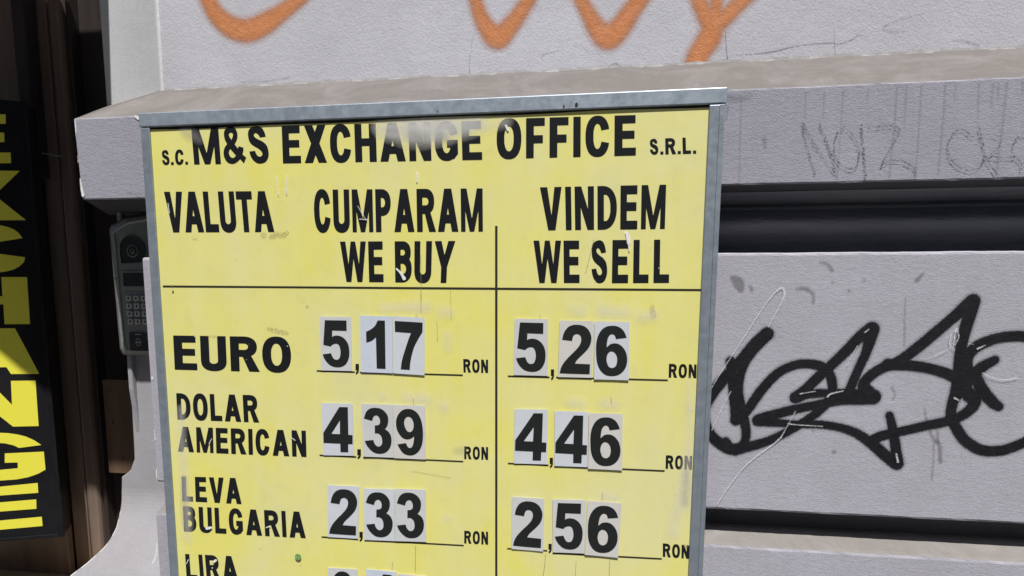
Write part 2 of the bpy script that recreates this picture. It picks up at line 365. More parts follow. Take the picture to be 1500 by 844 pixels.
# ------------------------------------------------------------------ lettering: outlines drawn for this sign
GLYPHS = {
 'head': {
  'C': (600, '274,-12 238,-7 203,3 150,33 101,82 77,118 56,159 25,247 7,347 0,447 1,588 13,694 30,771 56,841 77,882 101,918 150,967 203,997 238,1007 274,1012 326,1012 379,1003 426,982 466,953 499,918 523,882 552,824 575,753 588,682 574,676 397,649 392,653 382,706 364,759 346,788 332,802 315,812 291,814 274,807 254,788 236,759 218,706 208,653 200,582 201,400 213,318 232,253 254,212 274,193 291,186 309,186 332,198 358,229 368,253 382,294 397,368 579,331 589,324 575,247 552,176 516,106 479,60 444,29 397,3 362,-7 326,-12'),
  'M': (740, '3,0 0,6 0,994 3,1000 191,1000 199,994 368,315 375,324 541,994 544,999 550,1000 738,998 738,2 591,0 588,6 588,459 585,474 452,18 444,1 297,0 293,6 156,470 152,459 152,6 144,0'),
  'E': (530, '3,0 0,6 0,994 3,1000 509,1000 515,994 515,806 509,802 200,800 199,624 203,620 492,618 493,424 485,421 203,421 199,418 199,206 203,198 526,198 529,194 529,6 526,0'),
  'X': (640, '9,0 3,2 2,6 200,518 15,994 21,1000 250,998 314,835 321,825 391,999 621,1000 625,994 623,988 440,518 637,6 632,0 403,1 321,208 238,3 232,0'),
  'H': (600, '3,0 0,6 0,994 3,1000 197,998 199,624 203,620 397,620 401,624 403,998 597,1000 600,994 600,6 597,0 409,0 401,6 401,418 397,421 203,421 199,418 199,6 191,0'),
  'A': (700, '3,0 1,6 13,59 226,994 232,1000 468,1000 474,994 481,965 687,59 699,6 697,0 479,1 432,198 274,200 265,194 221,1|314,400 386,400 350,559'),
  'N': (600, '3,0 0,6 0,994 3,1000 203,1000 209,997 409,487 412,500 412,994 415,1000 597,1000 600,994 600,6 597,0 397,0 391,3 191,513 188,500 188,6 185,0'),
  'G': (630, '291,-12 250,-7 209,5 156,34 132,54 101,88 77,124 59,159 32,229 19,276 7,347 0,447 1,582 13,688 32,771 59,841 77,876 101,912 132,946 156,966 209,995 262,1009 344,1012 403,1002 444,985 483,959 529,912 563,859 582,818 605,747 616,688 426,650 421,653 410,700 393,747 381,771 362,795 344,808 326,814 303,814 285,807 262,787 242,759 225,718 207,641 201,594 201,406 207,359 225,282 236,253 253,224 275,200 303,186 326,186 344,192 362,205 381,229 393,253 410,300 417,329 409,332 332,332 328,335 328,524 332,529 615,529 621,524 621,176 617,165 515,39 474,33 421,5 379,-7 344,-12'),
  'O': (640, '291,-12 256,-7 215,4 179,21 150,41 112,76 90,106 59,159 30,235 8,347 0,447 1,582 13,688 36,782 65,853 90,894 112,924 138,950 168,972 215,996 262,1008 344,1012 409,1002 438,991 474,971 497,954 528,924 550,894 575,853 604,782 628,682 640,559 640,441 628,318 609,235 581,159 546,100 517,65 497,46 462,21 438,9 385,-7 344,-12|302,188 332,186 350,192 380,218 399,247 416,288 428,335 441,441 440,582 428,665 416,712 399,753 375,788 350,808 321,815 291,808 274,797 248,765 236,741 213,671 201,594 199,553 201,406 219,306 236,259 260,218 279,198'),
  'F': (480, '3,0 0,6 0,994 3,1000 474,1000 479,994 479,806 474,802 203,802 199,794 200,571 426,569 432,565 432,376 426,371 203,371 199,365 197,2'),
  'I': (185, '3,0 0,6 0,994 3,1000 179,1000 185,994 185,6 179,0'),
  'R': (630, '3,0 0,6 0,994 3,1000 326,1000 403,990 456,972 497,948 526,925 557,888 581,847 599,788 605,741 605,676 598,629 586,588 564,541 547,518 509,480 470,453 653,6 650,0 421,0 413,12 279,417 274,421 203,421 199,418 199,6 191,0|199,624 203,618 315,618 344,622 368,634 393,659 405,688 405,729 394,759 362,790 326,802 203,802 199,794'),
  'L': (500, '3,0 0,6 0,994 3,1000 191,1000 199,994 200,200 497,198 500,194 500,6 497,0'),
  'V': (680, '232,0 226,1 224,6 219,24 1,994 3,1000 221,1000 229,994 338,356 346,376 452,994 456,1000 674,1000 678,994 675,976 457,6 450,0'),
  'U': (590, '262,-12 221,-7 174,4 132,22 97,46 66,76 48,100 31,129 12,182 0,265 0,994 3,1000 191,1000 199,994 200,271 208,247 232,216 256,204 279,198 309,198 338,206 368,226 387,259 393,294 393,994 397,1000 585,1000 589,994 589,259 587,229 575,171 558,129 534,88 500,53 468,28 415,4 368,-8 326,-12'),
  'T': (580, '197,0 191,6 191,794 185,802 3,802 0,806 0,994 3,1000 574,1000 579,994 579,806 574,802 397,802 391,801 389,794 389,6 385,0'),
  'P': (560, '3,0 0,6 0,994 3,1000 238,1000 297,994 356,979 415,950 455,918 493,871 517,824 534,759 538,700 534,624 522,571 505,529 487,500 450,458 421,434 379,411 326,392 256,380 203,379 199,376 197,2|199,582 203,578 244,578 279,587 309,608 321,624 333,647 339,676 340,700 329,741 303,778 274,795 250,802 200,800'),
  'W': (920, '174,0 165,6 160,35 1,988 3,1000 185,1000 193,994 268,453 275,465 377,994 379,999 385,1000 538,1000 546,982 650,448 728,994 732,1000 915,1000 919,994 917,976 758,24 750,0 574,0 570,6 462,567 455,553 448,518 350,6 344,0'),
  'B': (580, '3,0 0,6 0,994 3,1000 285,1000 332,996 397,978 450,948 493,906 522,859 540,800 546,747 546,712 540,659 529,618 501,565 527,529 550,488 564,453 575,406 579,365 579,294 575,253 558,188 528,129 491,86 438,46 385,22 315,4 262,0|200,200 262,198 309,211 326,221 350,242 363,259 375,282 381,306 382,335 381,353 370,388 343,424 326,437 303,450 256,460 200,459|200,659 274,657 303,663 324,676 341,700 347,724 346,747 339,765 326,781 303,797 285,802 200,800'),
  'Y': (680, '244,0 241,6 240,382 6,982 3,998 226,999 338,676 351,700 448,988 456,1000 674,1000 677,994 676,988 442,388 440,6 432,0'),
  'D': (600, '3,0 0,6 0,994 3,1000 185,1000 238,995 297,984 374,954 403,938 444,908 479,874 511,835 540,788 557,753 576,700 587,653 600,541 599,435 593,376 576,300 557,247 540,212 498,147 444,92 403,62 374,46 297,16 232,4 185,0|200,200 262,198 279,203 297,211 328,235 346,259 370,306 387,359 399,429 399,571 387,641 370,694 346,741 321,772 297,789 262,802 203,802 199,794'),
  '.': (190, '3,0 0,6 1,188 188,188 189,6 185,0'),
  ',': (200, '21,-137 11,-71 85,-24 89,-18 89,-6 85,0 3,0 0,6 0,194 3,200 197,200 200,194 199,-12 150,-89 26,-138'),
  '&': (607, '422,475 552,433 550,411 548,389 545,367 541,345 535,322 527,299 519,276 511,253 607,167 536,12 441,128 417,107 394,84 370,63 344,45 317,29 288,15 258,4 227,0 194,2 158,9 124,23 94,42 69,69 46,104 28,142 14,178 5,212 1,245 0,278 2,312 8,346 18,380 30,414 44,445 61,472 80,497 100,521 119,545 106,569 92,593 80,618 69,645 61,676 54,711 49,745 47,778 49,810 53,840 60,869 69,895 82,918 97,938 115,955 136,970 160,982 188,992 217,998 244,1000 271,998 297,993 322,983 344,970 363,952 379,930 392,904 402,878 410,851 414,822 415,791 414,762 411,732 405,703 396,674 386,645 372,616 355,587 337,558 319,528 402,412|244,845 257,844 268,838 278,830 286,820 291,809 294,796 294,781 291,762 283,737 271,708 257,678 244,648 231,668 216,688 204,708 194,728 188,750 183,773 182,794 186,812 196,825 212,835 229,842|194,408 336,225 323,212 311,198 299,185 286,175 272,168 257,162 242,160 227,162 212,169 196,181 181,195 169,212 160,231 154,252 150,275 147,295 148,313 151,331 155,347 161,362 168,375 176,386 185,397'),
  'S': (521, '472,717 466,747 460,777 453,807 443,837 430,868 414,900 396,929 377,953 355,970 332,981 308,989 285,995 265,999 246,1000 225,999 202,995 172,989 138,980 105,969 77,953 55,933 36,909 21,882 10,853 3,822 0,789 0,754 2,720 5,686 11,651 20,618 32,587 49,559 69,534 92,510 119,487 150,465 185,444 221,424 252,403 278,383 301,362 320,341 335,320 345,299 350,276 352,255 348,237 340,220 326,206 310,194 293,187 277,185 260,188 242,194 227,204 214,217 202,233 191,252 182,270 175,288 170,306 165,324 160,342 5,328 12,297 18,265 25,234 35,204 49,173 64,142 82,113 102,87 124,64 149,43 175,25 202,12 230,4 259,0 289,0 318,4 349,10 379,20 409,34 435,54 458,81 479,114 497,150 510,187 518,223 521,261 521,299 518,337 513,375 504,415 492,453 477,487 456,516 432,542 405,565 377,587 346,606 313,622 281,637 252,653 226,670 203,687 183,703 169,720 160,737 156,755 157,772 160,787 167,799 178,810 191,817 205,820 220,817 237,809 253,797 269,783 282,766 294,745 306,722 318,700'),
 },
 'dig': {
  '0': (580, '268,-12 232,-8 197,3 179,11 144,34 117,59 89,94 54,159 25,247 7,347 0,447 1,588 14,700 36,794 71,876 102,924 144,966 179,989 197,997 232,1008 268,1012 315,1012 350,1007 385,996 409,985 444,959 468,935 499,894 529,835 557,747 575,635 579,571 579,429 570,318 553,235 529,165 509,124 487,88 444,41 397,9 344,-8 315,-12|273,153 285,149 307,153 328,176 339,200 352,241 363,300 375,447 375,553 371,635 357,735 345,782 328,824 315,841 297,851 279,850 268,844 260,835 243,806 230,765 219,712 207,606 207,394 219,288 230,235 243,194 260,165'),
  '5': (599, '66,1000 548,1000 548,784 226,788 219,645 228,651 236,656 245,662 257,666 273,671 292,675 313,678 336,678 360,676 387,671 414,663 440,652 463,638 486,621 508,601 527,579 544,556 559,531 572,504 582,475 590,443 596,408 599,372 600,336 599,301 596,265 591,230 582,197 570,164 555,131 537,101 518,75 497,55 473,38 448,25 422,14 396,7 368,2 339,0 309,0 279,3 248,8 217,16 188,27 161,41 136,60 113,81 92,101 74,122 58,144 44,167 31,188 21,209 14,229 7,250 0,270 188,298 193,283 198,269 204,255 210,240 218,224 227,208 237,192 249,179 261,170 275,164 290,160 304,159 319,160 334,163 349,170 362,179 372,193 380,210 387,229 393,249 397,269 400,291 402,313 402,336 400,360 397,385 393,410 388,432 381,450 373,467 364,481 353,492 341,500 327,504 312,506 297,506 281,505 264,501 247,496 231,489 218,480 206,469 194,457 183,445 19,478'),
  '1': (406, '249,1000 400,1000 407,0 218,0 207,652 184,632 162,612 139,593 114,576 88,564 60,554 32,545 3,536 0,758 24,770 49,781 73,794 97,808 122,825 146,844 169,865 190,887 207,913 221,942 235,971'),
  '7': (581, '0,1000 582,997 578,804 557,770 536,735 515,700 494,663 472,622 450,580 428,537 410,494 394,452 381,410 370,368 359,325 349,283 340,240 332,198 325,157 321,117 317,78 315,39 312,0 123,0 128,39 132,79 137,118 143,157 151,194 160,231 171,268 182,309 196,353 211,401 227,449 241,494 254,535 267,574 279,611 292,646 304,679 317,710 330,740 342,771 5,777'),
  '2': (646, '32,692 39,724 44,758 51,790 62,821 76,852 94,883 114,911 135,935 157,953 181,967 207,978 232,987 257,994 283,998 309,1000 338,1000 369,999 403,995 436,990 468,981 497,968 524,952 550,933 573,911 594,884 612,853 627,820 638,789 644,760 647,732 646,704 643,675 637,647 629,617 618,589 606,562 591,537 574,513 554,489 532,464 506,436 475,405 445,376 419,351 399,331 384,316 370,302 357,286 345,267 334,248 324,228 313,208 630,201 627,0 0,6 6,36 12,65 19,94 29,123 42,152 56,179 74,208 94,237 119,269 148,302 178,335 208,367 237,397 267,425 295,453 321,481 345,507 367,534 386,560 403,586 415,613 425,640 432,667 435,692 435,715 432,736 426,756 419,773 409,786 397,796 384,804 370,810 356,814 342,815 327,814 313,810 300,805 287,798 275,787 265,773 257,752 251,726 246,699 240,672'),
  '6': (620, '603,772 594,796 585,820 575,844 564,866 551,888 536,908 520,927 501,944 480,959 456,972 432,983 408,991 384,997 362,999 338,1000 314,999 287,997 259,994 231,989 204,980 179,968 155,953 132,935 110,913 90,888 71,859 54,828 40,796 28,763 18,728 11,692 5,655 2,617 0,579 0,539 1,498 2,456 4,411 7,367 12,326 18,288 26,252 36,218 48,185 62,155 79,126 98,99 118,76 139,56 162,38 186,24 212,13 240,6 269,1 299,0 329,1 359,3 389,7 418,15 447,26 474,41 501,61 526,83 548,107 567,134 584,163 597,193 608,224 615,257 619,290 620,324 619,358 615,391 608,426 599,459 588,491 573,519 555,547 536,571 517,592 498,609 478,623 459,634 439,642 419,648 400,651 380,652 361,652 341,650 321,646 301,640 282,631 264,619 247,603 229,585 212,569 213,590 213,611 214,632 217,655 220,680 224,707 229,734 235,757 244,776 253,793 264,808 275,819 286,827 297,832 310,835 321,835 334,833 346,828 358,821 368,811 376,797 383,779 389,760 395,741|314,494 327,491 341,487 355,480 368,470 381,457 392,442 402,424 411,404 417,383 421,360 423,335 423,311 420,284 415,256 408,230 400,209 389,193 377,182 364,173 353,167 343,162 334,159 324,159 314,160 301,163 286,166 272,172 259,182 248,197 238,215 230,236 223,256 217,275 213,294 211,313 210,334 212,357 216,383 221,407 228,428 236,445 245,459 256,470 267,480 278,487 289,491 301,494'),
  '4': (676, '393,1000 587,1000 580,386 677,382 672,183 570,183 565,0 386,0 386,190 0,200 3,420|396,707 386,399 186,403'),
  '3': (605, '0,764 12,799 24,835 37,869 52,899 71,924 92,945 114,963 139,977 165,987 193,994 222,998 251,1000 281,1000 312,998 343,994 373,986 401,973 428,957 454,938 476,916 496,893 513,868 527,841 537,812 542,783 543,751 541,719 537,691 532,666 525,644 517,624 508,605 497,588 485,573 472,558 459,544 482,530 505,516 527,501 546,483 562,461 577,435 589,408 598,379 603,350 605,320 604,289 601,258 596,227 588,196 577,165 563,137 546,110 525,84 502,61 476,41 449,26 419,15 387,6 355,2 323,0 289,2 256,7 225,15 197,28 170,45 145,64 121,85 99,107 78,131 60,156 43,180 31,203 21,226 13,249 3,272 194,298 201,276 208,254 216,233 225,215 237,198 249,184 263,171 277,163 292,158 308,156 323,158 338,163 352,171 365,183 377,197 386,215 392,236 394,260 395,286 393,310 390,333 386,356 379,378 369,397 356,413 341,426 324,437 307,445 289,449 271,448 252,446 234,445 237,617 255,618 274,619 291,621 307,625 321,632 333,640 344,651 352,665 356,684 358,707 358,730 355,752 350,772 341,791 331,808 321,821 309,830 296,836 282,839 269,838 254,835 240,828 225,817 213,804 204,786 196,764 189,740 182,717'),
  '9': (604, '25,228 37,205 49,182 62,160 76,137 93,112 111,86 132,61 154,42 180,26 208,15 237,7 266,2 296,0 327,1 357,6 387,16 417,29 446,46 474,68 500,93 523,125 544,161 562,200 577,240 588,281 595,325 600,369 603,413 605,456 605,499 603,542 600,586 595,630 588,674 580,717 569,758 555,797 538,833 520,867 500,896 478,921 455,942 430,960 405,974 378,985 351,994 322,998 292,1000 261,999 227,995 194,987 163,974 134,956 106,933 81,906 59,879 41,851 27,821 16,790 7,758 2,724 0,689 1,654 4,620 9,588 17,558 28,528 42,499 60,469 81,438 105,410 128,387 151,371 175,359 199,352 223,347 247,346 271,348 295,353 318,361 340,372 362,387 383,403 405,418 401,386 399,353 395,321 391,292 385,265 378,239 371,216 361,197 350,182 337,171 323,163 310,159 296,159 283,162 270,169 258,180 247,196 237,217 228,240 218,263|275,836 292,835 311,830 328,822 344,810 358,795 369,775 380,754 387,732 393,710 396,686 397,661 396,637 393,612 387,586 380,562 370,542 357,527 342,516 325,508 310,504 294,504 279,506 264,513 249,525 235,543 220,567 207,594 197,620 191,646 186,673 184,699 185,724 189,746 195,767 204,786 215,801 227,814 242,825 259,833'),
 },
}
GL = {s: {ch: (W, [[tuple(map(int, q.split(','))) for q in c.split(' ')] for c in d.split('|')]) for ch, (W, d) in g.items()} for s, g in GLYPHS.items()}
TRI = {}
def glyph_tris(s, ch):
    """2D triangulation (holes kept) of one character, unit cap height"""
    if (s, ch) in TRI: return TRI[s, ch]
    W, cs = GL[s][ch]; co = []; fs = []
    for c in cs:
        k = len(co); co += [Vector((x/1000, y/1000)) for x, y in c]; fs.append(list(range(k, k+len(c))))
    r = delaunay_2d_cdt(co, [], fs, 1, 1e-5)
    v = np.array([tuple(p) for p in r[0]]); f = r[2]
    # keep even-odd area only
    keep = []
    for t in f:
        c = v[list(t)].mean(0); ins = False
        for L in cs:
            n = len(L)
            for i in range(n):
                x0, y0 = L[i][0]/1000, L[i][1]/1000; x1, y1 = L[(i+1) % n][0]/1000, L[(i+1) % n][1]/1000
                if (y0 > c[1]) != (y1 > c[1]) and c[0] < (c[1]-y0)*(x1-x0)/(y1-y0)+x0: ins = not ins
        if ins: keep.append(tuple(t))
    TRI[s, ch] = (W/1000, v, keep); return TRI[s, ch]
def word_mesh(text, s, quad, gap=.10, proj=None):
    """text laid into a quad TL, TR, BL, BR (3D points)"""
    TL, TR, BL, BR = [np.array(q, float) for q in quad]
    x = 0; items = []
    for i, ch in enumerate(text):
        W, v, f = glyph_tris(s, ch)
        items.append((x, v, f)); x += W+gap
        if i+1 < len(text) and (ch+text[i+1]) in ('AV', 'VA', 'TA'): x -= .05
    tot = x-gap; out = []
    for x0, v, f in items:
        V = []
        for a, b in v:
            u = (a+x0)/tot
            V.append((TL*(1-u)+TR*u)*b + (BL*(1-u)+BR*u)*(1-b))
        out.append((V, f))
    return out

rng = random.Random(7)
def n1(x, seed):   # cheap smooth 1D noise
    return (math.sin(x*37.1+seed*1.7)+.7*math.sin(x*91.3+seed*5.1)+.5*math.sin(x*203.7+seed*3.3)+.35*math.sin(x*417.9+seed*7.7))/2.5
def sweep(name, prof, x0, x1, mats, parent, lefts=None, jit=.0008, step=.01, seed=1, midx=None, cap=True, label=None):
    """prof: list of (y, z) from top-back round to bottom-back (world z); midx: material index of each strip"""
    xs = [x0]
    while xs[-1] < x1-step*1.5: xs.append(xs[-1]+(step if xs[-1] < 1.0 else .5))
    xs.append(x1)
    V = []; F = []; MI = []
    n = len(prof)
    for i, x in enumerate(xs):
        for k, (y, z) in enumerate(prof):
            xx = x
            if lefts is not None and i == 0: xx = lefts[k]
            elif lefts is not None: xx = max(x, lefts[k]+.0005*i)
            j = jit if 0 < k < n-1 else 0
            V.append((xx, y+j*n1(x, seed+k*3), z+j*n1(x+5, seed+k*7)))
    for i in range(len(xs)-1):
        for k in range(n-1):
            a = i*n+k; F.append((a, a+1, a+n+1, a+n)); MI.append(midx[k] if midx else 0)
    if cap: F.append(tuple(range(n))[::-1]); MI.append(0); F.append(tuple((len(xs)-1)*n+k for k in range(n))); MI.append(0)
    o = mesh_obj(name, V, F, mats, parent, label)
    for p, m in zip(o.data.polygons, MI): p.material_index = m
    return o

# ================================================================== GROUND
box('pavement', -30, 30, -1.6, 1.6, -.30, 0.0, M_PAVE)['kind'] = 'structure'
box('road', -120, 120, -120, -1.62, -.60, -.13, M_ROAD)['kind'] = 'structure'
box('ground', -150, 150, -150, 150, -1.2, -.62, M_ROAD)['kind'] = 'structure'

# ================================================================== BUILDING
Z = lambda z: z+CAM_Z                 # heights below are measured from the camera
fac = thing('building_facade', 'grey plastered building corner with stone ledge, dark grooves and painted graffiti', 'building', (0.6, 1.32, 0))
YF, YW, YB, YJ = 1.24, 1.32, 1.26, 1.40
XR = 6.0
# upper wall, its corner bead and the splayed reveal of the doorway
def grid_wall(name, xa, xb, za, zb, y, mat, y2):
    return box(name, xa, xb, y, y2, Z(za), Z(zb), mat, fac)
uw = grid_wall('upper_wall', -.882, XR, .395, 4.2, YW, M_UPPER, 1.75)
nb = 5
V = []; 
bead = [(-.882, 1.3185), (-.8865, 1.3175), (-.8905, 1.319), (-.893, 1.3225), (-.893, 1.40), (-.882, 1.40)]
for z in (.395, 4.2):
    for x, y in bead: V.append((x, y, Z(z)))
F = [(k, (k+1) % 6, 6+(k+1) % 6, 6+k) for k in range(6)]
mesh_obj('corner_bead', V, F, M_BEAD, fac)
V = []; prof = []
for k in range(9):                    # slightly hollow splay
    t = k/8; x = -.8932-(.1688)*t; y = 1.3235+(.0765)*t+.007*math.sin(math.pi*t)
    prof.append((x, y))
prof += [(-1.062, 1.75), (-.8932, 1.75)]
m = len(prof)
for z in (.36, 4.2):
    for x, y in prof: V.append((x, y, Z(z)))
mesh_obj('splayed_reveal', V, [(k, (k+1) % m, m+(k+1) % m, m+k) for k in range(m)]+[tuple(range(m))[::-1], tuple(range(m, 2*m))], M_SPLAY, fac)
# string course: hipped, dusty weathering above a painted face
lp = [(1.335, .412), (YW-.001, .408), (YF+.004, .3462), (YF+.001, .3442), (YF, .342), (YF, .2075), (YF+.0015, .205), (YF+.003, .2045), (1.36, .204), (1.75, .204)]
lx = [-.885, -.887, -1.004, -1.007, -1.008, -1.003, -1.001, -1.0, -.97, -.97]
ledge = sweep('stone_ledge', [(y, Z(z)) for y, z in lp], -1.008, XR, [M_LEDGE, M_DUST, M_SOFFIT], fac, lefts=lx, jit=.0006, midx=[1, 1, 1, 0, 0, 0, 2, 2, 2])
# hipped return of the ledge into the doorway
V = [(-1.004, YF+.006, Z(.3475)), (-.887, YW-.001, Z(.408)), (-1.0625, 1.402, Z(.4095)), (-1.10, 1.42, Z(.345)), (-1.0, YF+.004, Z(.204)), (-1.09, 1.42, Z(.204)), (-.95, 1.42, Z(.408)), (-.95, 1.42, Z(.204)), (-.90, YF+.03, Z(.204)), (-.89, YW+.01, Z(.30)), (-1.008, YF+.0, Z(.341))]
o = mesh_obj('ledge_return', V, [(0, 1, 2), (0, 2, 3), (0, 3, 5, 4, 10), (1, 6, 2), (2, 6, 3), (3, 6, 7, 5), (4, 5, 7, 8)], [M_DUST, M_LEDGE, M_SOFFIT], fac)
o.data.polygons[6].material_index = 2
for k in (2, 5): o.data.polygons[k].material_index = 1
# recessed moulding between ledge and block: a half-round band in a dark painted groove
mp = [(1.30, .2035), (1.335, .200), (1.345, .190), (1.335, .184)]
for k in range(13):
    a = math.pi*(k/12); mp.append((1.335-.022*math.sin(a), .180-.046*(k/12)))
mp += [(1.338, .130), (1.345, .122), (1.340, .108), (1.30, .1052)]
sweep('recessed_moulding', [(y, Z(z)) for y, z in mp], -.903, XR, M_MOULD, fac, jit=.0005, cap=False)
# rusticated blocks
bp = [(1.42, .1055), (YB+.004, .1052), (YB+.001, .1036), (YB, .1005), (YB, -.308), (YB+.0012, -.3108), (YB+.004, -.3118), (1.42, -.312)]
bx = [-.905, -.905, -.906, -.9065, -.9055, -.905, -.905, -.905]
blk = sweep('wall_block', [(y, Z(z)) for y, z in bp], -.907, XR, M_BLOCK, fac, lefts=bx, jit=.0005, seed=4, label='long grey painted block with black graffiti')
sweep('groove_back', [(1.305, Z(-.305)), (1.308, Z(-.33)), (1.302, Z(-.36))], -.90, XR, M_GROOVE, fac, cap=False)
cp = [(1.42, -.345), (1.291, -.3475), (1.286, -.3490), (YB+.006, -.3700), (YB+.001, -.3735), (YB, -.378), (YB, -.85), (1.42, -.85)]
cx = [-.90, -.90, -.902, -.912, -.9135, -.914, -.914, -.90]
blk2 = sweep('wall_block', [(y, Z(z)) for y, z in cp], -.914, XR, [M_BLOCK, M_DUST2], fac, lefts=cx, jit=.0006, seed=9, midx=[1, 1, 1, 1, 0, 0, 0], label='lower grey block with dusty chamfered top')
box('plinth_wall', -.93, XR, 1.235, 1.42, 0.0, Z(-.875), M_BLOCK, fac, .004)
# stone behind the joints, left of the blocks: jamb with a flared foot
def jamb_left(z):
    pts = [(.36, -1.058), (-.243, -1.0578), (-.3001, -1.0605), (-.3273, -1.073), (-.3384, -1.0935), (-.3713, -1.0965), (-.4026, -1.0955), (-.4458, -1.0975), (-.4680, -1.1050), (-.4869, -1.1165), (-.5186, -1.1485), (-.5379, -1.1737), (-.5661, -1.2000), (-1.45, -1.24)]
    for (za, xa), (zb, xb) in zip(pts[:-1], pts[1:]):
        if z <= za and z >= zb: return xa+(xb-xa)*(za-z)/(za-zb)
    return pts[-1][1]
def jamb_y(z):
    if z > -.36: return YJ
    t = min(1, (-.36-z)/.24); return YJ-.085*t*t*(3-2*t)*1.0
V = []; F = []; zz = [.36, .25, .1, 0, -.1, -.2, -.28] + list(np.arange(-.30, -.60, -.008)) + [-.65, -.8, -1.1, -1.45]
nc = 14
for z in zz:
    xl = jamb_left(z); y = jamb_y(z)
    V.append((xl+.012, 1.75, Z(z))); V.append((xl+.002, y+.020, Z(z))); V.append((xl-.0, y+.006, Z(z))); V.append((xl+.0025, y+.0012, Z(z)))
    for k in range(nc): V.append((xl+.0048+(-.80-xl)*k/(nc-1), y, Z(z)))
w = nc+4
for i in range(len(zz)-1):
    for k in range(w-1): F.append((i*w+k, (i+1)*w+k, (i+1)*w+k+1, i*w+k+1))
jamb = mesh_obj('door_jamb', V, F, [M_JAMB, M_BEAD], fac, smooth=False)
for i in range(len(zz)-1):
    if -.56 < zz[i] < -.405 and n1(zz[i]*2.3, 4) > -.35:
        for k in (1, 2, 3) if n1(zz[i]*5.1, 2) > -.2 else (2,): jamb.data.polygons[i*(w-1)+k].material_index = 1
# narrow raised fillet on the jamb's edge
V = []
for z, d in ((.30, .012), (-.15, .012), (-.24, .0)):
    for x, y in ((-1.0500, YJ+.008), (-1.0500, YJ-d+.002), (-1.0488, YJ-d-.0003), (-1.0415, YJ-d-.0003), (-1.0400, YJ-d+.002), (-1.0400, YJ+.008)): V.append((x, y, Z(z)))
mesh_obj('jamb_fillet', V, [(r*6+k, (r+1)*6+k, (r+1)*6+k+1, r*6+k+1) for r in range(2) for k in range(5)], M_JAMB, fac)
# the far side of the doorway, its head, and a doorstep
box('wall_left', -4.2, -2.35, YW, 1.75, 0, Z(4.2), M_UPPER, fac)
box('door_head', -2.35, -1.062, 1.42, 1.75, Z(1.35), Z(4.2), M_SPLAY, fac)
box('doorway_lining', -2.40, -1.03, 1.70, 1.74, 0, Z(1.4), M_ROOM, fac)
box('doorstep', -2.35, -1.10, 1.34, 1.70, 0.0, float(at(50, 838.5, 1.511)[2]), M_THRESH, fac, .003)
for nm, xa, xb, ya, za, zb in (('shade_canopy_slab', -2.9, -1.0, .893, .99, 1.13),):
    can = thing('added_shade_canopy', 'unseen flat concrete canopy, added out of view to shade the doorway', 'canopy', (-1.9, 1.3, Z(1.0)))
    V = [(x, y, Z(z)) for z in (za, zb) for x, y in ((xa, 1.318), (xa, ya), (xb+.075, ya), (xb, 1.318))]  # added slab, outline cut to throw the doorway's shade
    mesh_obj('shade_canopy_slab', V, [(0, 1, 2, 3), (7, 6, 5, 4), (0, 4, 5, 1), (1, 5, 6, 2), (2, 6, 7, 3), (3, 7, 4, 0)], M_CANOPY, can)
    box('shade_canopy_edge', xa-.01, xb+.075, ya-.012, ya-.001, Z(za-.01), Z(zb+.01), M_FRAME, can, .002)

# the row of buildings across the street, which the wall looks out on
M_OPP = simple('opposite_render', (.22, .205, .185), (.30, .28, .255), .9, 1.5, 0, .2)
M_OPPW = simple('window_glass_dark', (.03, .035, .04), (.05, .055, .06), .15, 2)
for bx0, bx1, bh, lab in ((-26, -8.2, 15, 'tall plain building across the street, behind the photographer on the left'), (-8, 9, 17, 'tall plain building straight across the street behind the photographer'), (9.2, 27, 14, 'tall plain building across the street, behind the photographer on the right')):
    ob = thing('opposite_building', lab, 'building', ((bx0+bx1)/2, -13, 0))
    box('wall', bx0, bx1, -20, -12, -.1, bh, M_OPP, ob)
    for r in range(4):
        for k in range(5):
            wx = bx0+1.6+k*(bx1-bx0-3.2)/4; wz = 2.2+r*3.3
            box('window', wx-.6, wx+.6, -12.0, -11.96, wz-.9, wz+.9, M_OPPW, ob)
# ------------------------------------------------------------------ marks on the walls
def S3(sx, sy, ox, oy, L): return [(ox+x/sx, oy+y/sy, w/sx) for x, y, w in L]
C4 = lambda L: S3(3.245, 3.245, 200, 0, L)
C5 = lambda L: S3(3.125, 3.125, 620, 0, L)
C6 = lambda L: S3(3.245, 3.245, 1060, 0, L)
C7 = lambda L: S3(3.125, 3.125, 1020, 240, L)
Z6 = lambda L: S3(2.813, 2.813, 1020, 400, L)
Z7 = lambda L: S3(2.812, 2.812, 1240, 400, L)
ORANGE = [
    C4([(322, -90, 60), (330, -30, 58), (350, 20, 60), (385, 75, 68), (445, 125, 80), (525, 145, 86), (605, 115, 82), (680, 65, 62), (760, 5, 48), (830, -55, 42)]),
    C5([(225, -60, 30), (235, -15, 34), (258, 60, 44), (290, 125, 56), (342, 168, 82), (392, 125, 60), (442, 60, 50), (490, -15, 42), (520, -60, 40)]),
    C5([(690, -60, 32), (722, 0, 36), (755, 60, 44), (795, 128, 60), (848, 166, 86), (905, 120, 72), (952, 50, 60), (1000, -15, 56), (1040, -70, 50)]),
    C5([(1240, -60, 40), (1262, 0, 44), (1292, 70, 50), (1322, 115, 66), (1310, 170, 76), (1275, 225, 70), (1256, 262, 72), (1250, 285, 70)]),
    C5([(1345, -60, 30), (1341, 20, 34), (1332, 80, 50)]),
    C5([(1325, 120, 66), (1385, 75, 50), (1450, 12, 44), (1510, -45, 42)])],
ORANGE = ORANGE[0]
for a, b in ((0, 1), (1, 2), (2, 3), (3, 6)):
    paint('orange_graffiti', uw, ORANGE[a:b], M_P_ORANGE, Y=YW-.0006, soft=11, cell=.0022, xlim=(-.87, 3))
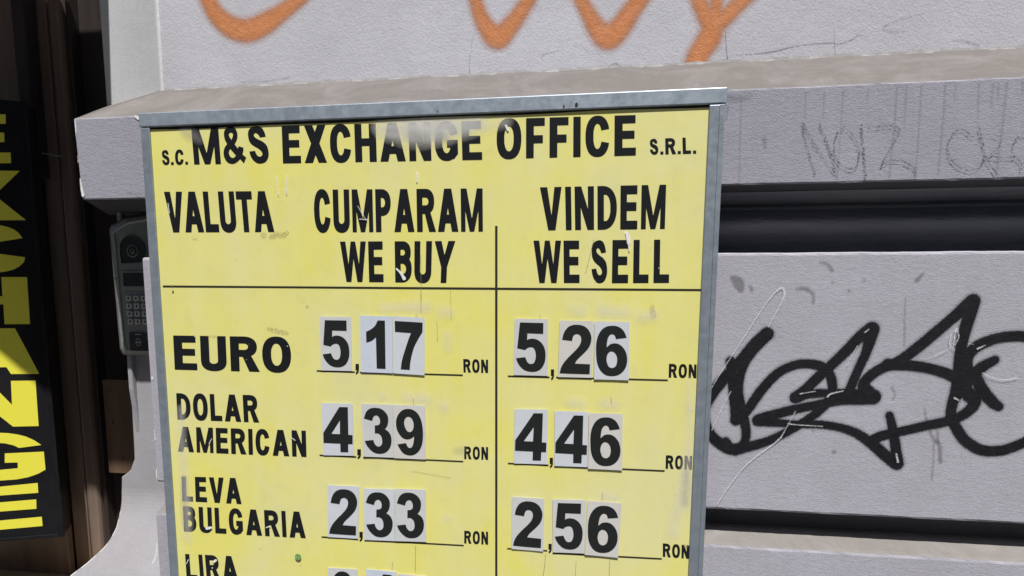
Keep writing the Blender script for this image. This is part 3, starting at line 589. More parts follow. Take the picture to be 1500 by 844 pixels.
BL = [
    Z6([(292, 250, 50), (240, 292, 42), (172, 368, 34), (105, 445, 42), (64, 498, 42), (34, 560, 38), (38, 620, 38), (62, 668, 38), (105, 705, 44), (152, 724, 44), (205, 716, 38), (285, 695, 32), (362, 660, 29), (440, 615, 30), (502, 570, 31), (546, 522, 34), (562, 470, 32), (550, 415, 32), (520, 385, 32), (462, 373, 31), (400, 380, 31), (332, 415, 33), (270, 480, 35), (212, 560, 36), (168, 600, 40)]),
    Z6([(290, 250, 50), (235, 315, 36), (200, 372, 30), (182, 430, 27), (178, 500, 28), (196, 595, 34), (206, 655, 32), (196, 700, 30), (162, 728, 40)]),
    Z6([(142, 363, 36), (152, 440, 40), (160, 520, 42), (168, 590, 46), (166, 600, 48)]),
    Z6([(122, 690, 26), (138, 712, 28)]),
    Z6([(256, 605, 46), (302, 588, 37), (400, 562, 33), (500, 541, 31), (600, 520, 38), (680, 511, 54), (730, 509, 56)]),
    Z6([(256, 605, 46), (340, 616, 28), (420, 622, 25), (500, 622, 26), (580, 632, 26), (650, 654, 30), (700, 684, 34), (740, 715, 38), (785, 755, 40), (826, 784, 48)]),
    Z7([(208, 784, 48), (205, 735, 36), (195, 665, 33), (182, 600, 27), (177, 585, 26)]),
    Z6([(410, 512, 44), (450, 480, 38), (500, 430, 37), (560, 375, 36), (620, 318, 38), (678, 258, 40), (724, 230, 54)]),
    Z7([(104, 236, 54), (84, 318, 34), (52, 390, 31), (22, 460, 32), (10, 492, 34)]),
    Z6([(410, 512, 44), (455, 502, 26), (500, 494, 30), (545, 494, 26), (600, 496, 34), (680, 500, 40)]),
    Z7([(110, 508, 50), (76, 472, 44), (76, 445, 38), (122, 405, 36), (182, 379, 38), (262, 380, 37), (342, 392, 35), (420, 415, 36), (470, 448, 40), (502, 495, 48), (530, 524, 44), (502, 568, 36), (432, 604, 34), (332, 627, 32), (232, 650, 32), (152, 668, 36), (105, 688, 36)]),
    Z7([(168, 372, 34), (205, 368, 36), (282, 315, 38), (372, 240, 38), (442, 180, 38), (512, 122, 52)]),
    Z7([(520, 116, 54), (505, 180, 44), (482, 260, 40), (469, 340, 38), (463, 420, 42), (455, 480, 42), (437, 540, 35), (432, 590, 35), (456, 642, 36), (492, 690, 36), (552, 726, 37), (622, 732, 36), (692, 714, 35), (770, 675, 34), (840, 620, 34)]),
    Z7([(496, 410, 46), (497, 350, 40), (532, 305, 39), (592, 276, 36), (662, 261, 35), (742, 262, 36), (840, 285, 36)]),
    Z7([(612, 357, 28), (562, 384, 38), (522, 420, 42), (486, 460, 44), (452, 505, 40)]),
    Z7([(495, 400, 40), (532, 428, 38), (562, 482, 40), (602, 530, 37), (628, 549, 30)])]
paint('black_graffiti', blk, [[(x, y, w*.91) for x, y, w in st] for st in BL], M_P_BLACK, Y=YB-.0009, soft=6.5, cell=.0014, zlim=(Z(-.306), Z(.10)), label='black sprayed tag of looping letters')
paint_each('white_scratch', blk, [
    Z6([(60, 478, 3), (100, 412, 3.4), (150, 336, 3), (202, 258, 3.4), (262, 164, 3), (312, 94, 3.6), (345, 64, 5), (358, 64, 6), (362, 88, 8), (350, 126, 5), (325, 172, 4), (298, 222, 3)]),
    Z6([(142, 488, 3), (100, 572, 3), (64, 648, 3.4)]), Z6([(408, 570, 3), (370, 640, 3), (338, 688, 5), (262, 745, 4), (202, 795, 4), (160, 846, 4), (120, 900, 4), (85, 955, 4)]),
    Z6([(428, 498, 5), (450, 494, 3), (490, 488, 3)]), Z6([(540, 510, 7), (556, 498, 6), (605, 486, 4)]), Z6([(335, 690, 5), (352, 676, 4)]), Z6([(378, 622, 5), (420, 626, 4), (520, 632, 3)]),
    Z7([(432, 250, 3), (425, 290, 3), (445, 318, 3)]), Z7([(440, 300, 3), (452, 230, 5), (462, 262, 4), (448, 296, 3)]), Z7([(560, 412, 3), (602, 431, 3.6), (655, 440, 4), (705, 431, 4)]),
    Z7([(500, 290, 3), (522, 294, 3)]), Z7([(362, 342, 2.6), (425, 312, 2.6)]), Z7([(540, 312, 7), (572, 298, 3)]), Z7([(445, 515, 7), (462, 524, 5)]), Z7([(45, 300, 3), (20, 345, 3), (4, 382, 3)]), Z7([(205, 745, 6), (212, 778, 8)]), Z7([(75, 245, 5), (92, 232, 4)])],
    M_P_SCRATCH, Y=YB-.0020, soft=.9, cell=.0010, zlim=(Z(-.305), Z(.10)))
paint_each('grey_stain', blk, [
    C7([(160, 515, 10), (190, 540, 44), (206, 575, 26)]), C7([(248, 560, 10), (254, 575, 14)]), C7([(568, 448, 8), (600, 458, 10), (622, 485, 14)]),
    C7([(460, 570, 10), (505, 572, 14), (535, 600, 12), (536, 635, 10)]), C7([(700, 580, 12)]), C7([(1040, 500, 8), (1010, 532, 18)]), C7([(770, 530, 8)]), C7([(625, 540, 8)]),
    Z7([(322, 560, 4), (335, 620, 6), (358, 680, 10), (382, 705, 12), (388, 775, 14)]), Z7([(375, 640, 5), (378, 700, 8)]), Z7([(362, 690, 3), (358, 780, 3.5), (352, 850, 5)]),
    Z6([(568, 735, 14)]), Z6([(480, 650, 7)]), Z6([(30, 745, 9)]), Z7([(185, 470, 4), (200, 500, 4), (190, 520, 4)]), Z7([(243, 100, 3), (240, 200, 3), (238, 300, 3)])],
    M_P_STAIN, Y=YB-.0004, soft=2.2, cell=.0016, zlim=(Z(-.305), Z(.10)))
paint_each('charcoal_scribble', ledge, [
    C6([(370, 585, 6), (385, 650, 6), (405, 725, 6), (435, 830, 6)]), C6([(378, 588, 6), (430, 680, 6), (482, 762, 6), (542, 838, 7)]), C6([(455, 590, 5), (492, 680, 7), (522, 770, 7), (535, 835, 7)]),
    C6([(575, 602, 6), (535, 645, 6), (528, 735, 6), (568, 793, 6), (628, 797, 6), (645, 720, 6), (618, 650, 6), (580, 612, 5)]),
    C6([(655, 588, 7), (664, 700, 7), (676, 840, 8)]), C6([(690, 608, 5), (745, 600, 6), (815, 600, 6), (836, 628, 6), (800, 690, 6), (745, 792, 6)]), C6([(745, 790, 6), (790, 765, 5), (850, 768, 6), (905, 800, 7), (912, 838, 5)]),
    C6([(1185, 652, 6), (1130, 614, 6), (1080, 650, 6), (1065, 712, 6), (1092, 772, 6), (1162, 812, 6), (1216, 795, 6), (1240, 738, 7), (1226, 660, 7), (1214, 608, 6)]),
    C6([(1212, 642, 5), (1275, 640, 5), (1318, 662, 4), (1300, 708, 4), (1250, 745, 6)]), C6([(1250, 745, 6), (1320, 748, 5), (1420, 750, 5)]), C6([(1245, 748, 6), (1272, 790, 6), (1300, 830, 7)]),
    C6([(1425, 632, 6), (1380, 675, 6), (1378, 735, 6), (1410, 770, 6), (1416, 810, 5)]), C6([(1430, 640, 5), (1460, 690, 5), (1435, 760, 5)])],
    M_P_PENCIL, Y=YF-.0020, soft=1.0, cell=.0011, zlim=(Z(.21), Z(.338)))
paint_each('drip_stain', ledge, [
    C6([(85, 455, 6), (80, 640, 5), (74, 860, 5)]), C6([(570, 425, 7), (563, 520, 5), (540, 860, 5)]), C6([(826, 405, 8), (812, 600, 7), (792, 800, 7), (786, 880, 6)]),
    C6([(943, 395, 7), (930, 590, 6), (912, 860, 7)]), C6([(1056, 392, 8), (1045, 560, 7), (1020, 830, 7)]), C6([(1105, 395, 6), (1100, 470, 4)]), C6([(1350, 378, 9), (1332, 560, 7), (1302, 800, 7), (1298, 880, 7)]),
    C6([(1285, 385, 6), (1276, 500, 4)]), C6([(1310, 385, 6), (1306, 470, 4)]), C6([(1425, 375, 7), (1422, 440, 6)]), C6([(870, 410, 6), (862, 600, 4)]), C6([(690, 420, 6), (684, 470, 4)]), C6([(1215, 390, 6), (1210, 560, 4)]), C6([(390, 440, 6), (388, 560, 4)]), C6([(480, 430, 6), (476, 560, 4)]),
    C6([(20, 460, 34), (60, 466, 26), (100, 462, 22), (130, 455, 10)]), C6([(195, 655, 20), (198, 700, 10)]), C6([(22, 500, 12), (14, 560, 8)]), [(186, 283, 2), (190, 281, 2.5), (194, 284, 2)], [(196, 281, 2), (200, 284, 2.6), (204, 281, 2)], [(206, 283, 2.5), (208, 281, 2)]],
    M_P_DRIP, Y=YF-.0008, soft=1.5, cell=.0014, zlim=(Z(.2085), Z(.340)))
paint_each('plaster_crack', uw, [
    C6([(60, 262, 1.5), (150, 256, 3), (242, 244, 4), (322, 224, 3.4), (402, 211, 3), (500, 204, 3.4), (552, 208, 2), (612, 188, 3), (640, 168, 2.4), (690, 173, 1.4)]),
    C6([(8, 150, 1.4), (14, 230, 2), (22, 308, 2.4)]), C6([(526, 130, 1), (527, 200, 2), (531, 275, 2)]), C6([(480, 272, 2), (560, 262, 3), (640, 266, 3)]),
    C5([(228, 160, 1.2), (215, 250, 1.6), (210, 345, 2.2)]), C5([(690, 206, 2), (730, 214, 1.6), (762, 246, 2)]), C5([(540, 262, 1.6), (560, 246, 2), (620, 232, 1.4)]), C5([(850, 305, 1.6), (880, 290, 3), (905, 306, 2)]),
    C5([(1385, 150, 1), (1388, 240, 1.6), (1396, 295, 2)]), C4([(500, 388, 1.6), (620, 384, 2.4), (730, 366, 2.4)]), C6([(860, 150, 2), (790, 148, 3), (760, 130, 2), (820, 100, 2), (950, 62, 1.6)]),
    C6([(1080, 190, 2), (1130, 192, 3), (1200, 208, 3), (1218, 222, 2)])],
    M_P_CRACK, Y=YW-.0004, soft=.8, cell=.0012)
paint_each('ledge_chip', ledge, [[(109.5, 177, 2), (110.5, 188, 3.2), (110.5, 206, 2)], [(117.5, 262, 1.6), (119.5, 276, 3.6), (121.5, 286, 5)], [(198, 170.5, 3), (202.5, 173, 5)], [(113, 228, 1.2), (114, 238, 1.6)]],
      M_P_CHIP, Y=YF-.0011, soft=1.0, cell=.0009, xlim=(-1.006, 0))

# bits of old render left in the wall corner above the sill: a ragged fillet
V = []; F = []; n = 260
for i in range(n+1):
    x = -.88+i*(1.55/n)
    h = .0004+.0016*max(0, n1(x, 3))+.0010*n1(x*3, 8); d = .0022+.0014*n1(x*2, 5)
    V += [(x, YW-.0002, Z(.4075)+h+.0035), (x, YW-max(.001, d*.6), Z(.4075)+h*.7), (x, YW-max(.0015, d*1.3), Z(.4055-.0))]
for i in range(n):
    for k in range(2): a = i*3+k; F.append((a, a+3, a+4, a+1))
mesh_obj('mortar_fillet', V, F, M_MORTAR, fac)

# ================================================================== EXCHANGE RATE BOARD
YP = 1.2                              # face of the yellow sheet
b_ = lambda x, y: at(x, y, YP)
board = thing('exchange_rate_board', 'large yellow exchange rate board with black lettering in a galvanised metal frame', 'sign', (-.372, YP+.012, Z(-.62)))
X0, X1, ZT, ZBm = -.8485, .1018, Z(.333), Z(-.62)
# board slightly turned with its lettering: rails and sheet share one rotation
def P(px, py, dy=0.0):
    p = at(px, py, YP+dy); return p
sheet_x0, sheet_x1 = X0+.012, X1-.012
bm = bmesh.new()
nx, nz = 60, 60
V = []; F = []
for j in range(nz+1):
    for i in range(nx+1):
        x = sheet_x0+(sheet_x1-sheet_x0)*i/nx; z = ZBm+.01+(ZT-.030-ZBm-.01)*min(j, nz-1)/(nz-1)
        d = .0006*math.sin(x*9+1)*math.sin(z*7)
        if j == nz:                    # the foil's ragged top edge stops short of the rail
            z = ZT-.0195-.0030-.0018*max(0, math.sin(x*6.3+5.6))-.0009*math.sin(x*23)
        V.append((x, YP+d*0.1, z))
for j in range(nz):
    for i in range(nx): a = j*(nx+1)+i; F.append((a, a+1, a+nx+2, a+nx+1))
bm.free()
sheet = mesh_obj('yellow_sheet', V, F, M_YELLOW, board, smooth=True)
box('backing_panel', sheet_x0, sheet_x1, YP+.002, YP+.018, ZBm+.012, ZT-.013, M_DOORD, board)
# frame rails: top lies over the side rails
def rail(name, x0, x1, z0, z1, y0, y1, mat=None, **k):
    return box(name, x0, x1, y0, y1, z0, z1, mat or M_FRAME, board, .0016, **k)
top = rail('top_rail', X0-.002, X1+.003, ZT-.0195, ZT+.003, YP-.0042, YP+.024, M_FRAMEL)
bm = bmesh.new()
add_box(bm, X0, X0+.0165, YP-.0032, YP+.022, ZBm, ZT-.0205, .0014)
left = bm_obj('side_rail', bm, M_FRAME, board)
bm = bmesh.new()
add_box(bm, X1-.0215, X1, YP-.0032, YP+.022, ZBm, ZT-.0205, .0014)
right = bm_obj('side_rail', bm, M_FRAME, board)
box('rail_lip', X1-.0065, X1+.0008, YP-.0044, YP-.0032, ZBm, ZT-.021, M_FRAME, board, .0004)
rail('bottom_rail', X0, X1, ZBm-.02, ZBm-.0005, YP-.0032, YP+.022)
for px, py in ((844.5, 152.8), (826, 155)):
    c = at(px, py, YP-.0046); cyl('rivet', c, (0, 1, 0), .0022 if px > 840 else .0012, .0016, M_DOORD, board, 10)
for i, (px, py) in enumerate(((641, 163), (252, 421))):
    c = at(px, py, YP-.0038); cyl('rivet', c, (0, 1, 0), .0016, .0014, M_SCREW, board, 10)
# brackets holding the board to the wall
for x in (-.62, -.12):
    box('wall_bracket', x-.015, x+.015, YP+.019, YB-.001, Z(-.45), Z(-.42), M_FRAME, board, .001)
    box('wall_bracket', x-.015, x+.015, YP+.019, YF-.002, Z(.25), Z(.28), M_FRAME, board, .001)

PRINT_Y = -.00035
def q4(TL, TR, BL, BR, dy=PRINT_Y): return [P(*TL, dy), P(*TR, dy), P(*BL, dy), P(*BR, dy)]
LINES = {
 'title_lettering': [('S.C.', (237, 220), (275, 219), (237.5, 242), (275.5, 241), .1), ('M&S', (280, 187), (391, 184.5), (284.5, 241), (394.5, 239.5), .09), ('EXCHANGE', (412.5, 184.5), (705, 177), (414.5, 239.5), (706.5, 234), .10),
   ('OFFICE', (727.5, 174.5), (932, 168.5), (727.5, 233), (931.5, 227.8), .12), ('S.R.L.', (952, 203.5), (1019, 201), (952, 226.8), (1020, 225), .12)],
 'column_heading': [('VALUTA', (240, 281), (397, 280), (245, 340.5), (402, 340), .06)],
 'column_heading_': [('CUMPARAM', (459, 278), (707, 276), (461, 340.5), (707.5, 339.2), .09), ('WE', (498, 354), (561, 353.6), (501, 413), (562, 413.4), .08), ('BUY', (578, 353.6), (667, 353), (579, 413.6), (664, 414.5), .09)],
 'column_heading__': [('VINDEM', (791, 274.5), (976, 270.5), (793, 337.5), (974, 335.5), .11), ('WE', (781.5, 352.5), (849, 352.5), (783, 414.5), (849, 414.5), .08), ('SELL', (867, 352), (981, 351), (866, 415), (980, 414.5), .16)],
 'currency_name': [('EURO', (253.5, 491.5), (425.5, 494), (256, 541.5), (427, 546), .09)],
 'currency_name_': [('DOLAR', (258, 576), (377, 579), (260, 614.5), (379, 619), .11), ('AMERICAN', (260, 625), (448, 631), (261, 661.5), (449, 669.5), .12)],
 'currency_name__': [('LEVA', (266, 698), (352, 700.5), (267, 734), (354, 738.5), .12), ('BULGARIA', (268, 741.5), (446, 750), (269.5, 778.5), (448, 788.5), .13)],
 'currency_name___': [('LIRA', (271, 811.5), (346, 815), (273.5, 849), (350, 853), .12)],
}
for k, ws in LINES.items():
    for (t, a, b, c, d, g) in ws:
        for v, f in word_mesh(t, 'head', q4(a, b, c, d), g): mesh_obj('letter', v, f, M_VINYL, board)
RON = [((678.5, 526), (715, 527), (679, 545.5), (715, 546.3)), ((680, 654), (715, 655), (680, 672.5), (715, 673.7)), ((680, 777.5), (715, 779), (680, 796), (715, 798)),
       ((980, 533), (1020.5, 534), (979.5, 553), (1020, 554)), ((975.5, 667), (1014, 668), (975, 686.5), (1013.5, 688)), ((971, 796), (1009.5, 799), (971, 815.5), (1009, 818.5))]
for q in RON:
    
    for v, f in word_mesh('RON', 'head', q4(*q), .13): mesh_obj('letter', v, f, M_VINYL, board)
COMMA = [(520.8, 533.5, 525.8, 548), (523.4, 658.5, 528.7, 672), (526.5, 779.5, 531.4, 793), (807, 541.5, 811.6, 556.4), (805.3, 671, 810, 685), (803.4, 797, 808.2, 810)]
for x0, y0, x1, y1 in COMMA:
    yb = y0+(y1-y0)*.62
    for v, f in word_mesh(',', 'head', q4((x0, y0-(yb-y0)*4.2+ (yb-y0)*.0), (x1, y0-(yb-y0)*4.2), (x0, yb), (x1, yb)), .1):
      mesh_obj('printed_comma', v, f, M_VINYL, board)
def rule(a, b, w, name, dy=-.0003):
    A, B = at(*a, YP+dy), at(*b, YP+dy); d = (B-A)/np.linalg.norm(B-A); nrm = np.array([-d[2], 0, d[0]])*w/2*1.2/1100
    mesh_obj(name, [A-nrm, B-nrm, B+nrm, A+nrm], [(0, 1, 2, 3)], M_LINE, board)
rule((238.5, 419.6), (1030, 425), 3.0, 'table_line'); rule((727, 331), (727, 880), 3.6, 'table_line', -.00045)
for a, b in (((464, 543.4), (519.6, 545.2)), ((527, 545.6), (678, 549.8)), ((468, 667), (522, 669.6)), ((532, 669.6), (678.6, 676.3)), ((471, 786.7), (524.6, 790)), ((533.8, 791.3), (679.3, 799.3)),
             ((744, 551.2), (805, 552.9)), ((814.6, 553), (978.3, 557.2)), ((744, 679), (803.6, 681.8)), ((812, 683), (973.7, 690)), ((743, 803.8), (801.7, 807)), ((809.4, 810.4), (969.4, 818.8))):
    rule(a, b, 2.4, 'underline')
# wear on the sheet and its lettering, with the foil's glare painted in
def wear(name, mat, strokes, soft, cell=.002, dy=-.0006): paint_each(name, board, strokes, mat, Y=YP+dy, soft=soft, cell=cell, xlim=(X0+.0175, X1-.0225), zlim=(ZBm, ZT-.022))
wear('pale_glare_wear', M_P_GLARE, [[(556, 186, 8), (590, 184, 16), (625, 184, 20), (660, 182, 18), (700, 178, 10)], [(602, 190, 14), (626, 190, 16)], [(648, 192, 12)]], 13, .0022)
wear('pale_glare_wear', M_P_GLARE_WEAR, [[(560, 196, 12), (620, 200, 26), (700, 186, 16), (742, 178, 8)], [(265, 600, 6), (267, 660, 9), (272, 720, 13), (275, 790, 10)], [(1012, 600, 5), (1008, 680, 10), (1004, 740, 12)], [(1002, 695, 8), (985, 782, 12)],
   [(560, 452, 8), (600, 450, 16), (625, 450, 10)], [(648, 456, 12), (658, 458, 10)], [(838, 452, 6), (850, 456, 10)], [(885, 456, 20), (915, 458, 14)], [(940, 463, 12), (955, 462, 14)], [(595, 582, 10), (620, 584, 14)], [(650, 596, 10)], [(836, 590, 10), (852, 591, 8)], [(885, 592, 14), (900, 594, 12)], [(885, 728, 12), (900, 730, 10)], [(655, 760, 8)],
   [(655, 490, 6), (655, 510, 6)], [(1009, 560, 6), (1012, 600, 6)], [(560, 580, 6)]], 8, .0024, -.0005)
wear('grey_glare_smear', M_P_GLARE_SMEAR, [[(268, 190, 6), (276, 196, 12), (286, 200, 10), (292, 205, 6)], [(269, 700, 4), (270, 740, 7), (272, 770, 5)], [(604, 196, 8), (618, 200, 12), (612, 205, 8)], [(648, 200, 8)], [(676, 659, 6), (668, 660, 3)], [(1006, 690, 4), (1004, 735, 5)]], 7, .002, -.0011)
wear('scuff', M_P_CHIP, [[(581, 394, 2.4), (587, 400, 3), (592, 408, 5)], [(917, 340, 2.5), (920, 348, 5), (921, 356, 4.5)], [(921, 358, 2), (922, 368, 1.5)], [(404.5, 259, 1), (407.5, 286, 1.2)], [(418.5, 256, 1.2), (419.5, 284, 1.4)], [(610.5, 252, 1.6), (610.8, 266, 1.6)],
   [(741, 184, 3), (744, 190, 3)], [(303, 774, 5), (309, 773, 4)], [(390, 773, 1.5), (395, 771, 2.4)], [(352, 748, 1.2)], [(524, 302, 1), (536, 322, 1)], [(527, 321, 1), (538, 322, 1)], [(246, 298, 1), (248, 312, 1.4)], [(313, 823, 4), (316, 821, 4)], [(311, 832, 2)], [(273, 826, 1), (276, 820, 1.4)], [(965, 393, 1.4)], [(871, 411, 1)], [(310, 643, 1.2), (306, 650, 1)], [(432, 645, 1.4), (425, 640, 1)], [(421, 507, 1.6)], [(361, 527, 1)], [(285, 493, 1.6)]], .8, .0009, -.0014)
wear('brown_residue', M_P_BROWN, [[(398, 347, 9), (406, 344, 8), (414, 345, 8), (420, 341, 7)], [(386, 345, 9)], [(393, 482, 6), (402, 484, 8), (420, 488, 7)], [(282, 350, 3), (288, 350, 2)], [(955, 450, 7), (957, 462, 8)], [(304, 492, 3), (315, 493, 3)], [(345, 381, 2)], [(450, 449, 5)], [(610, 463, 3)], [(1040, 540, 3)], [(440, 828, 2)], [(381, 804, 3)], [(1005, 800, 6)], [(620, 463, 1.5)]], 2.0, .0014, -.0005)
wear('hairline', M_P_HAIR, [[(616.5, 430, 1), (617, 458, 1.2)], [(605, 584, 1), (606, 592, 1.2)], [(575, 824, .9), (574.5, 834, .9)], [(608.5, 800, 1), (608.5, 838, 1)], [(799, 812, .8), (798, 828, 1), (793, 860, 1)], [(844, 822, .8), (842, 860, 1)], [(893, 820, .8), (892, 860, 1)], [(895, 582, 1), (895.5, 592, 1)], [(883, 722, .9), (882, 732, .9)], [(791, 462, .9), (791.5, 467, .9)],
   [(640, 470, .7), (641, 500, .7)], [(604, 690, .8), (660, 700, .8)], [(870, 350, .8), (858, 400, .8)], [(616, 372, .8), (617, 440, .8)], [(660, 425, .6), (661, 470, .6)]], .7, .0009, -.0005)

# number cards: each its own thing, its digit printed on it
CARDS = [
 ('5', 'first', 'euro buying', [(468.6, 463.6), (513.9, 464.3), (515.4, 543.7), (470.6, 542.7)], 1),
 ('1', 'middle', 'euro buying', [(527.6, 462.3), (574.8, 463.5), (575.2, 547), (528.8, 545.2)], 3),
 ('7', 'last', 'euro buying', [(575.6, 463), (621.8, 465.6), (621.8, 550), (576, 547)], 0),
 ('4', 'first', 'dollar buying', [(470.6, 590.4), (516.4, 591.2), (518.6, 667.8), (473.8, 667)], 0),
 ('3', 'middle', 'dollar buying', [(529.7, 591.5), (575.5, 593), (577.1, 670.6), (532.3, 669)], 1),
 ('9', 'last', 'dollar buying', [(576.2, 593), (622.8, 594.5), (623.6, 673.3), (577.7, 671.3)], 2),
 ('2', 'first', 'leva buying', [(480.4, 710.6), (525.8, 712.5), (524.6, 789.4), (480.4, 786.8)], 0),
 ('3', 'middle', 'leva buying', [(533, 715.4), (578.1, 716.9), (578.3, 792.8), (533.8, 791)], 0),
 ('3', 'last', 'leva buying', [(578.6, 715.7), (623.7, 717.4), (624.2, 794), (578.8, 792.8)], 1),
 ('0', 'first', 'lira buying', [(480.4, 831.4), (523.4, 834), (522.6, 910), (480.4, 907)], 1),
 ('4', 'middle', 'lira buying', [(536.4, 833.6), (580.2, 837.6), (580, 913), (537, 909)], 3),
 ('', 'last', 'lira buying', [(582, 840.4), (625, 844), (625, 918), (582.5, 915)], 2),
 ('5', 'first', 'euro selling', [(754, 466.6), (803, 467.8), (802, 550.7), (752.4, 549.5)], 1),
 ('2', 'middle', 'euro selling', [(820, 469.5), (869.2, 470.7), (867.2, 553.6), (817.4, 552.5)], 2),
 ('6', 'last', 'euro selling', [(870.7, 470.9), (922.3, 471.9), (921, 557.2), (870.2, 555.8)], 0),
 ('4', 'first', 'dollar selling', [(754, 599.2), (802.9, 600), (801, 680.4), (753, 679)], 0),
 ('4', 'middle', 'dollar selling', [(812.6, 602.3), (862, 603.3), (860.6, 684.5), (812, 682.7)], 0),
 ('6', 'last', 'dollar selling', [(862.9, 605), (912, 606.5), (911.3, 689.2), (861.4, 686.8)], 2),
 ('2', 'first', 'leva selling', [(750.2, 727.7), (797.3, 730.6), (795.6, 808), (749.5, 804.3)], 1),
 ('5', 'middle', 'leva selling', [(809.4, 731.3), (858.3, 732.6), (855.6, 810.9), (809.9, 809.2)], 1),
 ('6', 'last', 'leva selling', [(860.6, 733.5), (911, 737.4), (905.4, 817.1), (856.6, 812.8)], 2),
]
HFRAC = {'1': (.48, .50), '4': (.46, .50), '3': (.485, .50), '9': (.475, .52), '5': (.46, .52), '0': (.5, .5), '7': (.49, .5), '2': (.48, .5), '6': (.5, .5)}
for i, (dg, pos, row, q, mi) in enumerate(CARDS):
    dy = -.0014-.0003*(i % 3)
    TL, TR, BR, BLc = [at(*p, YP+dy) for p in q]
    c = (TL+TR+BR+BLc)/4
    lab = (f'white number card printed {dg}, {pos} digit of the {row} rate' if dg else 'blank edge of the last white number card in the lira buying rate')
    t = thing('number_card', lab, 'number card', tuple(c+np.array([0, .0012, 0])), 'number cards on the rate board')
    # sheet of card with a slight curl, a real thickness and soft corners
    V = []; F = []; n = 8
    curl = rng.uniform(.0002, .0012); cs = rng.choice((-1, 1))
    for j in range(n+1):
        for k in range(n+1):
            u, v = k/n, j/n
            p = (TL*(1-u)+TR*u)*v+(BLc*(1-u)+BR*u)*(1-v)
            p = p+np.array([0, -curl*((u-.5)**2+(.6*(v-.5))**2)*1.6, 0])
            V.append(p)
    m = len(V)
    V += [p+np.array([0, .0008, 0]) for p in V[:m]]
    for j in range(n):
        for k in range(n):
            a = j*(n+1)+k; F.append((a, a+1, a+n+2, a+n+1)); F.append((m+a, m+a+n+1, m+a+n+2, m+a+1))
    ring = [k for k in range(n+1)]+[j*(n+1)+n for j in range(1, n+1)]+[n*(n+1)+k for k in range(n-1, -1, -1)]+[j*(n+1) for j in range(n-1, 0, -1)]
    for a, b in zip(ring, ring[1:]+ring[:1]): F.append((a, m+a, m+b, b))
    mesh_obj('card_sheet', V, F, M_CARD[mi], t)
    if dg:
        W, v, f = glyph_tris('dig', dg); cw = np.linalg.norm(TR-TL); ch = np.linalg.norm(TL-BLc)
        fw = {'0': .80, '1': .60, '2': .91, '3': .875, '4': .95, '5': .87, '6': .895, '7': .885, '9': .85}[dg]
        sx = fw/W; sy = {'4': .86, '1': .845, '7': .835}.get(dg, .865); ox = (1-fw)/2-(.02 if dg == '1' else 0); oy = (1-sy)/2
        VV = []
        for a, b in v:
            u = ox+a*sx; w_ = oy+b*sy
            p = (TL*(1-u)+TR*u)*w_+(BLc*(1-u)+BR*u)*(1-w_)
            VV.append(p+np.array([0, -curl*((u-.5)**2+(.6*(w_-.5))**2)*1.6-.0004, 0]))
        mesh_obj('digit', VV, f, M_DIGIT, t)
# small round sticker
c = at(436.5, 816, YP-.0022)
st = cyl('round_sticker', (0, 0, 0), (0, 1, 0), .0058, .0006, M_GREEN, None, 24)
st.location = tuple(c); st['label'] = 'tiny round green sticker below the leva row of the yellow board'; st['category'] = 'sticker'

# ================================================================== DOOR INTERCOM
YI = 1.376
ic = thing('door_intercom', 'dark grey door intercom with keypad, half hidden behind the rate board', 'intercom', tuple(at(200, 525, YJ)))
def ipt(px, py, dy=0.0): return at(px, py, YI+dy)
# housing: outer outline, stepped and tapering towards the front
out = [(180, 520), (176, 512), (161, 345), (160, 336), (163, 330), (171, 326), (182, 319), (215, 314), (262, 312), (268, 330), (276, 522)]
out = out[:1]+out[1:]
inn = [(186, 513), (182, 506), (167.5, 348), (167, 340), (170, 336), (176, 332), (186, 326), (216, 321), (255, 319), (260, 334), (268, 515)]
V = []; n = len(out)
for dy, L in ((.047, out), (.012, out), (.003, [( (a[0]*.7+b[0]*.3), (a[1]*.7+b[1]*.3)) for a, b in zip(out, inn)]), (0, inn), (.0025, [(x+(218-x)*.04, y+(420-y)*.03) for x, y in inn])):
    for p in L: V.append(ipt(*p, dy) if dy != .047 else np.array([ipt(*p, .012)[0], YJ-.0005, ipt(*p, .012)[2]]))
F = []
for r in range(4):
    for k in range(n): F.append((r*n+k, r*n+(k+1) % n, (r+1)*n+(k+1) % n, (r+1)*n+k))
F.append(tuple(range(4*n, 5*n)))
hs = mesh_obj('housing', V, F, M_INTER, ic)
# hollow for the loudspeaker
V = []; F = []
arch = [(211, 384), (178, 386), (175.5, 372), (176, 358), (180, 350), (187, 345.5), (195, 345.5), (204, 350), (211, 360), (213, 372)]
for dy, s in ((.0018, 1.0), (.0040, .94), (.0048, .0)):
    cx, cy = 194, 367
    for x, y in arch: V.append(ipt(cx+(x-cx)*s, cy+(y-cy)*s, dy-.003 if s == 1.0 else dy-.0034))
n = len(arch)
for r in range(2):
    for k in range(n): F.append((r*n+k, r*n+(k+1) % n, (r+1)*n+(k+1) % n, (r+1)*n+k))
mesh_obj('speaker_recess', V, F, M_INTER_D, ic)
for k, r in enumerate((.0105, .0065, .003)):
    bm = bmesh.new(); c = ipt(194, 368, -.0018)
    N = 28
    for i in range(N):
        a0, a1 = 2*math.pi*i/N, 2*math.pi*(i+1)/N
        q = [bm.verts.new((c[0]+rr*math.cos(a), c[1]-(0.0006 if rr == r else 0), c[2]+rr*math.sin(a))) for a, rr in ((a0, r), (a1, r), (a1, r+.0016), (a0, r+.0016))]
        bm.faces.new(q)
    bm_obj('speaker_slot', bm, M_INTER_D if k % 2 else M_INTER, ic)
